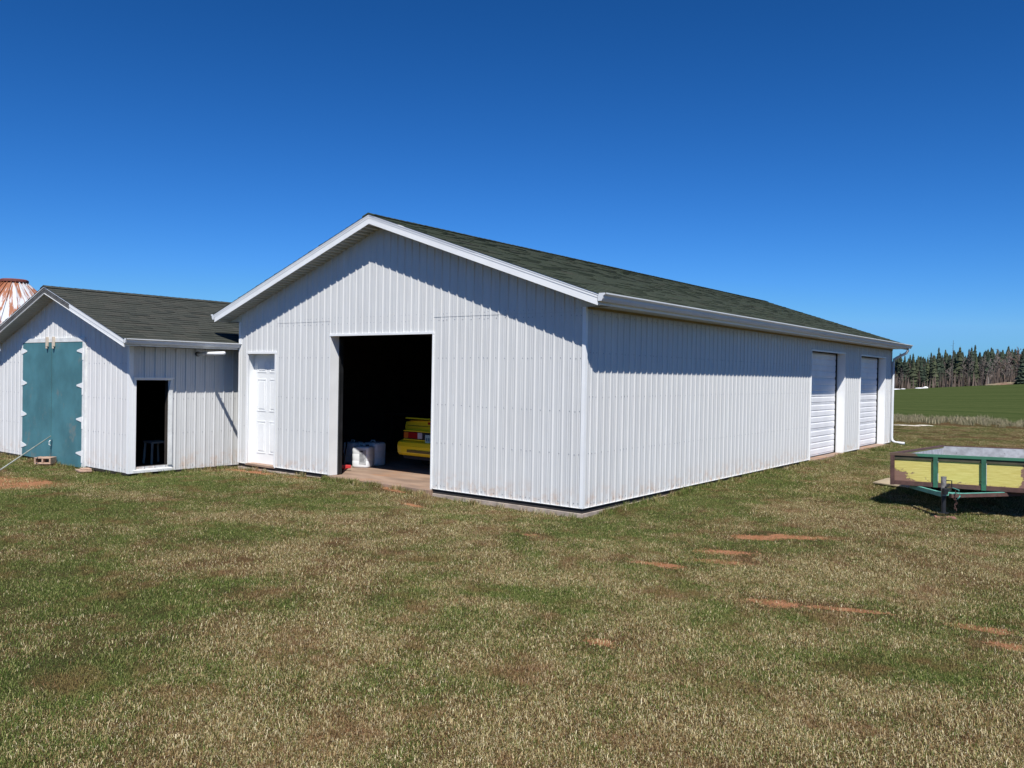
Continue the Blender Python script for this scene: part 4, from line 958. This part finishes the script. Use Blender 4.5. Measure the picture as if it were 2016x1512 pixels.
def make_tree(kind, seed, H):
    t_ = thing(('spruce_tree', 'spruce_tree', 'bare_tree', 'bare_tree')[kind], (0, 0, 0), '', 'tree')
    if kind < 2:
        m = MB(); m.tube([(0, 0, -.4), (0, 0, H*.5), (0, 0, H)], [.16, .10, .02], 5); m.build('trunk', 'bark', t_)
        spruce_mesh(H, seed, (.25, .31)[kind], (.35, .5)[kind], (1.0, .9)[kind]).build('crown', ('spruce', 'fir')[kind], t_, fix=False)
    else:
        tr, tw = bare_mesh(H, seed, (.26, .34)[kind-2]); tr.build('trunk', ('bark', 'bark_pale')[kind-2], t_); tw.build('crown', ('twig_grey', 'twig_red')[kind-2], t_, fix=False)
    return t_
LAB = ['dark narrow spruce in the far tree line beyond the green field', 'ragged olive evergreen in the far tree line beyond the green field',
       'leafless grey tree in the far tree line beyond the green field', 'leafless reddish tree with pale trunk in the far tree line']
GRP = ['dark spruces of the far tree line', 'olive evergreens of the far tree line', 'leafless grey trees of the far tree line', 'leafless reddish trees of the far tree line']
def tree_label(k, bearing, row, f):
    where = 'behind the far corner of the barn'
    for lim, w in ((-13.1, 'beside the rear corner of the barn'), (-12.2, 'above the small snow patches'), (-11.3, 'above the widest snow patch'), (-10.5, 'a little left of the dead snag'), (-9.65, 'just right of the dead snag'),
                   (-8.7, 'just left of the pale stump'), (-7.72, 'just right of the pale stump'), (-6.8, 'left of the big forward spruce'), (-5.95, 'right of the big forward spruce')):
        if bearing > lim: where = w
    size = 'short' if f < .6 else ('medium' if f < .85 else ('tall' if f < 1.02 else 'tallest'))
    kind = ('dark spruce', 'olive evergreen', 'bare grey tree', 'bare reddish tree')[k]
    return '%s %s %s, %s' % (size, kind, ('at the field edge', 'in the second row', 'in the third row', 'in the back row')[row], where)
def far_wood():
    protos = {k: [make_tree(k, 11*k+s, 9.5) for s in range(3)] for k in range(4)}; used = set()
    r = random.Random(5); spots = []
    b = -18.5
    while b < -1:
        for row in range(4):
            bb = b+r.uniform(-.22, .22); d = 234+row*6+r.uniform(-2, 2); spots.append((bb, d, row))
        b += .42
    for (bb, d, row) in spots:
        right = (bb+13)/7
        pw = [.34, .16, .30, .20] if right < .35 else ([.50, .20, .20, .10] if right < .6 else [.42, .12, .34, .12])
        if row == 0: pw = [.30, .26, .26, .18]
        if row == 0 and .62 < right < .95: pw = [.06, .04, .62, .28]
        k = r.choices(range(4), pw)[0]; s = r.randrange(3); src = protos[k][s]
        if (k, s) in used: o = copy_tree(src)
        else: o = src; used.add((k, s))
        x, y, z = pol(bb, d); o.location = (x, y, z); o.rotation_euler = (0, 0, r.random()*6.28)
        f = (r.uniform(.80, 1.12) if k < 2 else r.uniform(.72, .96))*(.92+.16*min(1, max(0, right))); 
        if row == 0: f *= r.choice((.82, .82, .5, .38)) if k < 2 else .85
        o.scale = (f*r.uniform(.85, 1.1),)*2+(f,); o['group'] = GRP[k]; o['label'] = tree_label(k, bb, row, f)
    for k in protos:
        for s in range(3):
            if (k, s) not in used:
                o = protos[k][s]; x, y, z = pol(-24-k, 240+s*4); o.location = (x, y, z); o['label'] = LAB[k]; o['group'] = GRP[k]
    # the depth of the wood behind, and brush at its foot
    m = MB(); rr = random.Random(9)
    for i in range(520):
        bb = -23+28*rr.random(); d = 246+28*rr.random(); x, y, z = pol(bb, d); H = rr.uniform(7.4, 9.5)*(.92+.16*min(1, max(0, (bb+13)/7)))
        q = spruce_mesh(H, i, .40, .4, .45); k = len(m.v); m.v += [(v[0]+x, v[1]+y, v[2]+z) for v in q.v]; m.t += q.t; m.f += [tuple(j+k for j in f) for f in q.f]
    tag(m.build('woodland', 'spruce', fix=False), 'dark mass of evergreen wood behind the tree line', kind='stuff')
    m = MB()
    for i in range(9000):
        bb = -23+28*rr.random(); d = 230+24*rr.random()**.7; x, y, z = pol(bb, d); h = rr.uniform(.8, 2.2)+3.5*rr.random()**3; a = rr.random()*6.28; w = rr.uniform(.08, .4)
        c, s_ = math.cos(a)*w, math.sin(a)*w; lx, ly = rr.uniform(-.5, .5), rr.uniform(-.5, .5)
        m.add([(x-c, y-s_, z-.1), (x+c, y+s_, z-.1), (x+lx, y+ly, z+h)], ((0, 1, 2),))
    tag(m.build('underbrush', 'brush', fix=False), 'brown leafless brush at the foot of the far trees', kind='stuff')
    # single ones that stand out
    x, y, z = pol(-9.65, 231); m = MB(); m.tube([(x, y, z-.3), (x+.05, y, z+6), (x+.1, y, z+11.6)], [.16, .11, .03], 6)
    for i in range(14):
        a = i*2.4; h = 3.5+i*.55; m.tube([(x, y, z+h), (x+math.cos(a)*.5, y+math.sin(a)*.5, z+h+.15)], [.03, .01], 4)
    tag(m.build('dead_snag', 'bark', org=(x, y, z)), 'tall thin dead trunk standing above the far tree line', 'tree')
    x, y, z = pol(-7.72, 226); m = MB(); m.tube([(x, y, z-.2), (x+.05, y, z+1.0), (x-.08, y, z+2.1)], [.16, .15, .11], 7)
    tag(m.build('pale_stump', 'bark_pale', org=(x, y, z)), 'pale bare stump post at the right end of the green field', 'stump')
    o = thing('spruce_tree', (0, 0, 0), 'big dark spruce standing forward at the right end of the field', 'tree')
    m = MB(); m.tube([(0, 0, -.3), (0, 0, 8)], [.2, .05], 6); m.build('trunk', 'bark', o); spruce_mesh(8.2, 77, .30, .35, 1.4).build('crown', 'spruce', o, fix=False); x, y, z = pol(-5.95, 216); o.location = (x, y, z-.2)
    m = MB(); x, y, z = pol(-6.55, 224); rr = random.Random(3)
    n, k = 16, 5
    for i in range(k+1):
        for j in range(n):
            a = 2*math.pi*j/n; q = i/k; m.v.append((x+5.5*q*math.cos(a)*(1+.1*math.sin(3*a)), y+2.2*q*math.sin(a), z-.25+(1-q*q)*(.65+.15*math.sin(5*a+i)))); m.t.append(.5)
    for i in range(k):
        for j in range(n): m.f.append((i*n+j, i*n+(j+1) % n, (i+1)*n+(j+1) % n, (i+1)*n+j))
    tag(m.build('soil_bank', simple('red_soil_bank', (.17, .10, .065, 1), .95, var=.3, vscale=.8, tint=((.22, .18, .11, 1), .5)), org=(x, y, z), smooth=True), 'low red soil bank at the right end of the far field', 'soil bank')
    def drift(bb, d, lx, ly, h, label, mat='snow', name='snow_patch', cat='snow'):
        x, y, z = pol(bb, d); m = MB(); n = 14
        ca, sa = math.cos(R(-bb)), math.sin(R(-bb))
        for i, (q, hh) in enumerate(((1, -.05), (.8, .6), (.4, .9), (0, 1))):
            for j in range(n):
                a = 2*math.pi*j/n; u, w = lx*q*math.cos(a)*(1+.2*math.sin(3*a+lx)), ly*q*math.sin(a); m.v.append((x+u*ca-w*sa, y+u*sa+w*ca, z+hh*h)); m.t.append(.5)
        for i in range(3):
            for j in range(n): m.f.append((i*n+j, i*n+(j+1) % n, (i+1)*n+(j+1) % n, (i+1)*n+j))
        tag(m.build(name, mat, org=(x, y, z), smooth=True), label, cat)
    drift(-12.75, 226, 1.1, 1.0, .20, 'leftmost small white snow patch at the foot of the far trees, beside the barn')
    drift(-12.35, 226, .6, .6, .15, 'smallest snow patch, second from the barn at the foot of the far trees')
    drift(-11.35, 226, 1.6, 1.0, .20, 'widest snow patch farther right at the foot of the far trees')
    drift(-11.1, 227, .6, .6, .42, 'tallest little snow heap at the right end of the widest snow patch')
    drift(-12.2, 38.6, .55, .10, .035, 'thin pale streak of old snow left of the other in the dry grass strip', 'snow_old')
    drift(-11.1, 39.2, .38, .10, .05, 'short pale streak of old snow right of the other in the dry grass strip', 'snow_old')
far_wood()

# ---------------------------------------------------------------- grass
def grass_material():
    m, t, b = new_mat('grass_blades'); g = t.n('ShaderNodeGroup'); g.node_tree = PG
    at = t.n('ShaderNodeAttribute', attribute_name='tone').outputs['Fac']
    ir = t.n('ShaderNodeObjectInfo').outputs['Random']
    straw = t.ramp(at, [(0, (.055, .026, .010, 1)), (.25, (.15, .088, .032, 1)), (.5, (.28, .195, .082, 1)), (.78, (.50, .40, .20, 1)), (1, (.72, .64, .42, 1))])
    green = t.ramp(at, [(0, (.020, .034, .004, 1)), (.4, (.056, .090, .012, 1)), (.75, (.125, .165, .032, 1)), (1, (.32, .32, .12, 1))])
    gx = t.math('ADD', t.math('MULTIPLY', g.outputs['green'], .66), t.math('MULTIPLY', t.math('SUBTRACT', ir, .5), .30))
    sel = t.remap(t.math('ADD', gx, t.math('MULTIPLY', t.math('SUBTRACT', t.math('FRACT', t.math('MULTIPLY', at, 37.7)), .5), 1.0)), .185, .265)
    c = t.mix(sel, straw, green); pos = t.n('ShaderNodeNewGeometry').outputs['Position']
    red = t.remap(t.noise(t.mapping(pos, (1, 1, 0), loc=(4, 9, 0)), 1.7, 5, .65), .50, .68)
    c = t.mix(t.math('MULTIPLY', red, .55), c, (.19, .088, .045, 1))
    t.put(b.inputs['Base Color'], c); b.inputs['Roughness'].default_value = .7; b.inputs['Specular IOR Level'].default_value = .2
    return m
def blade(m, x, y, h, lean, az, w, tone, r):
    c, s_ = math.cos(az), math.sin(az); px, py = -s_*w/2, c*w/2
    z1, l1 = h*.6*math.cos(lean*.6), h*.6*math.sin(lean*.6); z2, l2 = z1+h*.4*math.cos(min(1.9, lean*1.5)), l1+h*.4*math.sin(min(1.9, lean*1.5)); z2 = max(z2, .002)
    m.add([(x-px, y-py, -.004), (x+px, y+py, -.004), (x+c*l1+px*.8, y+s_*l1+py*.8, z1), (x+c*l1-px*.8, y+s_*l1-py*.8, z1), (x+c*l2, y+s_*l2, z2)], ((0, 1, 2, 3), (3, 2, 4)), tone)
def tuft_collection(mat, name, n_var, nb, rad, hr, leanr, wr):
    col = bpy.data.collections.new(name)
    for v in range(n_var):
        r = random.Random(100+v+nb); m = MB()
        for i in range(nb):
            q = rad*math.sqrt(r.random()); a = r.random()*6.28
            blade(m, q*math.cos(a), q*math.sin(a), r.uniform(*hr), r.uniform(*leanr), r.random()*6.28, r.uniform(*wr), r.random(), r)
        me = bpy.data.meshes.new(name+'_blades'); me.from_pydata(m.v, [], m.f); at = me.attributes.new('tone', 'FLOAT', 'POINT'); at.data.foreach_set('value', m.t)
        me.materials.append(mat); o = bpy.data.objects.new(name+'_blades', me); col.objects.link(o)
    return col
def scatter(name, pts, scl, col, label):
    """one object: points that carry tufts through geometry nodes"""
    n = len(pts); me = bpy.data.meshes.new(name); me.vertices.add(n); me.vertices.foreach_set('co', np.asarray(pts, dtype=np.float32).ravel())
    at = me.attributes.new('scl', 'FLOAT', 'POINT'); at.data.foreach_set('value', np.asarray(scl, dtype=np.float32))
    ar = me.attributes.new('rot', 'FLOAT_VECTOR', 'POINT'); rot = np.zeros((n, 3), dtype=np.float32); rot[:, 2] = rng.random(n)*6.28; ar.data.foreach_set('vector', rot.ravel())
    o = bpy.data.objects.new(name, me); COL.objects.link(o)
    g = bpy.data.node_groups.new(name+'_nodes', 'GeometryNodeTree'); g.interface.new_socket('Geometry', in_out='INPUT', socket_type='NodeSocketGeometry'); g.interface.new_socket('Geometry', in_out='OUTPUT', socket_type='NodeSocketGeometry')
    N, L = g.nodes, g.links; gi, go = N.new('NodeGroupInput'), N.new('NodeGroupOutput'); iop = N.new('GeometryNodeInstanceOnPoints'); ci = N.new('GeometryNodeCollectionInfo')
    ci.inputs['Collection'].default_value = col; ci.inputs['Separate Children'].default_value = True; ci.inputs['Reset Children'].default_value = True
    a1 = N.new('GeometryNodeInputNamedAttribute'); a1.data_type = 'FLOAT'; a1.inputs['Name'].default_value = 'scl'
    a2 = N.new('GeometryNodeInputNamedAttribute'); a2.data_type = 'FLOAT_VECTOR'; a2.inputs['Name'].default_value = 'rot'
    iop.inputs['Pick Instance'].default_value = True
    L.new(gi.outputs[0], iop.inputs['Points']); L.new(ci.outputs[0], iop.inputs['Instance']); L.new(a1.outputs[0], iop.inputs['Scale']); L.new(a2.outputs[0], iop.inputs['Rotation']); L.new(iop.outputs[0], go.inputs[0])
    md = o.modifiers.new('tufts', 'NODES'); md.node_group = g
    return tag(o, label, kind='stuff')
def make_grass():
    mat = grass_material()
    lawn = tuft_collection(mat, 'lawn_tuft', 12, 260, .20, (.012, .036), (.55, 1.8), (.0014, .0031))
    tall = tuft_collection(mat, 'edge_tuft', 5, 60, .07, (.05, .13), (.1, .9), (.003, .006))
    def keep(x, y):
        k = ~((x > -W-.03) & (x < .03) & (y > -.05) & (y < LEN+.05))
        k &= ~((x > -13.95) & (x < -8.27) & (y > -1.99) & (y < 6.7))
        k &= ~((x > 2.10) & (x < 2.95) & (y > 6.1) & (y < 7.25))
        return k
    P, Sc = [], []
    for (x0, x1, y0, y1, dens) in ((1.0, 11, -10.0, -1.0, 60), (-16, 12, -10.5, 3.5, 62), (-1, 14, 3.5, 16, 45), (-10, 16, 16, 30, 24)):
        n = int((x1-x0)*(y1-y0)*dens); x = rng.uniform(x0, x1, n); y = rng.uniform(y0, y1, n); k = keep(x, y)
        d = np.hypot(x-6, y+9.3); dirx, diry = x-6, y+9.3                       # leave out what lies well behind the camera
        k &= (dirx*-.613+diry*.79) > -1.5; k &= ~((d > 11) & (rng.random(n) > np.clip(14/d, .25, 1)))
        for e in BARE: 
            q = ell(x, y, (e[0], e[1], e[2]+.12, e[3]+.12, e[4]))+.25*rng.normal(size=n); k &= ~(rng.random(n) < np.clip((1.3-q)*1.5, 0, .95))
        P.append(np.stack([x[k], y[k], ground_z(x[k], y[k])], -1)); Sc.append(np.clip(.75+.5*rng.random(k.sum()), .6, 1.3)*np.where(d[k] > 14, 1.25, 1))
    P = np.concatenate(P); Sc = np.concatenate(Sc)
    scatter('lawn_grass', P, Sc, lawn, 'short patchy green and straw coloured lawn grass')
    cr = MB(); rr = random.Random(8)
    for e in BARE:
        for i in range(int(min(420, 60+900*e[2]*e[3]))):
            q = math.sqrt(rr.random())*1.25; a = rr.random()*6.28; u, w = q*e[2]*math.cos(a), q*e[3]*math.sin(a); an = R(e[4]); x, y = e[0]+u*math.cos(an)-w*math.sin(an), e[1]+u*math.sin(an)+w*math.cos(an)
            if -W < x < 0 and y > -.08: continue
            z = float(ground_z(x, y)); g = rr.uniform(.003, .012)*(1.8 if rr.random() < .06 else 1); vs = [(x+g*rr.uniform(.6, 1.2)*math.cos(k*2.09+i), y+g*rr.uniform(.6, 1.2)*math.sin(k*2.09+i), z-.002) for k in range(3)]+[(x+g*rr.uniform(-.3, .3), y+g*rr.uniform(-.3, .3), z+g*.9)]
            cr.add(vs, ((0, 1, 3), (1, 2, 3), (2, 0, 3)))
    tag(cr.build('soil_crumbs', simple('red_soil_crumbs', (.25, .12, .065, 1), .95, var=.4, vscale=9), fix=False), 'loose red soil crumbs on the bare patches', kind='stuff')
    # longer grass at the foot of walls, slabs and round the trailer
    pts = []
    def line(x0, y0, x1, y1, n, w):
        t = rng.random(n); pts.append(np.stack([x0+(x1-x0)*t+rng.normal(0, w, n), y0+(y1-y0)*t+rng.normal(0, w, n)], -1))
    line(.14, .3, .16, 9.2, 200, .05); line(.2, 9.2, .2, 16.6, 200, .07); line(-5.2, -.13, -2.8, -.11, 60, .035); line(-2.7, -.12, 0, -.14, 22, .03); line(-7.7, -.14, -5.3, -.14, 20, .03)
    line(-9.9, -2.09, -8.3, -2.08, 24, .04); line(-8.17, -1.9, -8.17, -.0, 36, .04); line(-13.8, -2.1, -10.1, -2.12, 60, .04); line(-4.6, -.18, -3.9, -.18, 26, .05); line(-2.9, -.2, -2.5, -.2, 14, .05)
    line(3.6, 3.0, 4.1, 3.3, 14, .12); line(2.6, 4.2, 3.0, 7.5, 50, .15)
    q = np.concatenate(pts); kk = keep(q[:, 0], q[:, 1]) & (q[:, 1] < 30); q = q[kk]
    scatter('edge_grass', np.column_stack([q, ground_z(q[:, 0], q[:, 1])]), rng.uniform(.35, 1.0, len(q)), tall, 'longer green grass along the wall feet and slab edge')
    # dry strip between lawn and field
    m, t, b = new_mat('dry_strip'); at = t.n('ShaderNodeAttribute', attribute_name='tone').outputs['Fac']
    t.put(b.inputs['Base Color'], t.ramp(at, [(0, (.07, .09, .03, 1)), (.45, (.17, .15, .08, 1)), (1, (.42, .36, .23, 1))])); b.inputs['Roughness'].default_value = .8
    dry = tuft_collection(m, 'dry_tuft', 4, 70, .30, (.12, .36), (.05, .8), (.008, .018))
    n = 2600; x = rng.uniform(-16, 18, n); y = 30.5+6.8*rng.random(n)**.8+.8*np.sin(x*.4); pr = np.clip(.15+.85*np.sin(x*.9+y*.5)**2*np.clip((y-29)/5, .2, 1)-.04*(x-0), .08, 1)
    kk = (rng.random(n) < pr); x, y = x[kk], y[kk]
    scatter('dry_grass_strip', np.stack([x, y, ground_z(x, y)], -1), rng.uniform(.35, 1.05, len(x)), dry, 'strip of tall dry grass between lawn and green field')
make_grass()
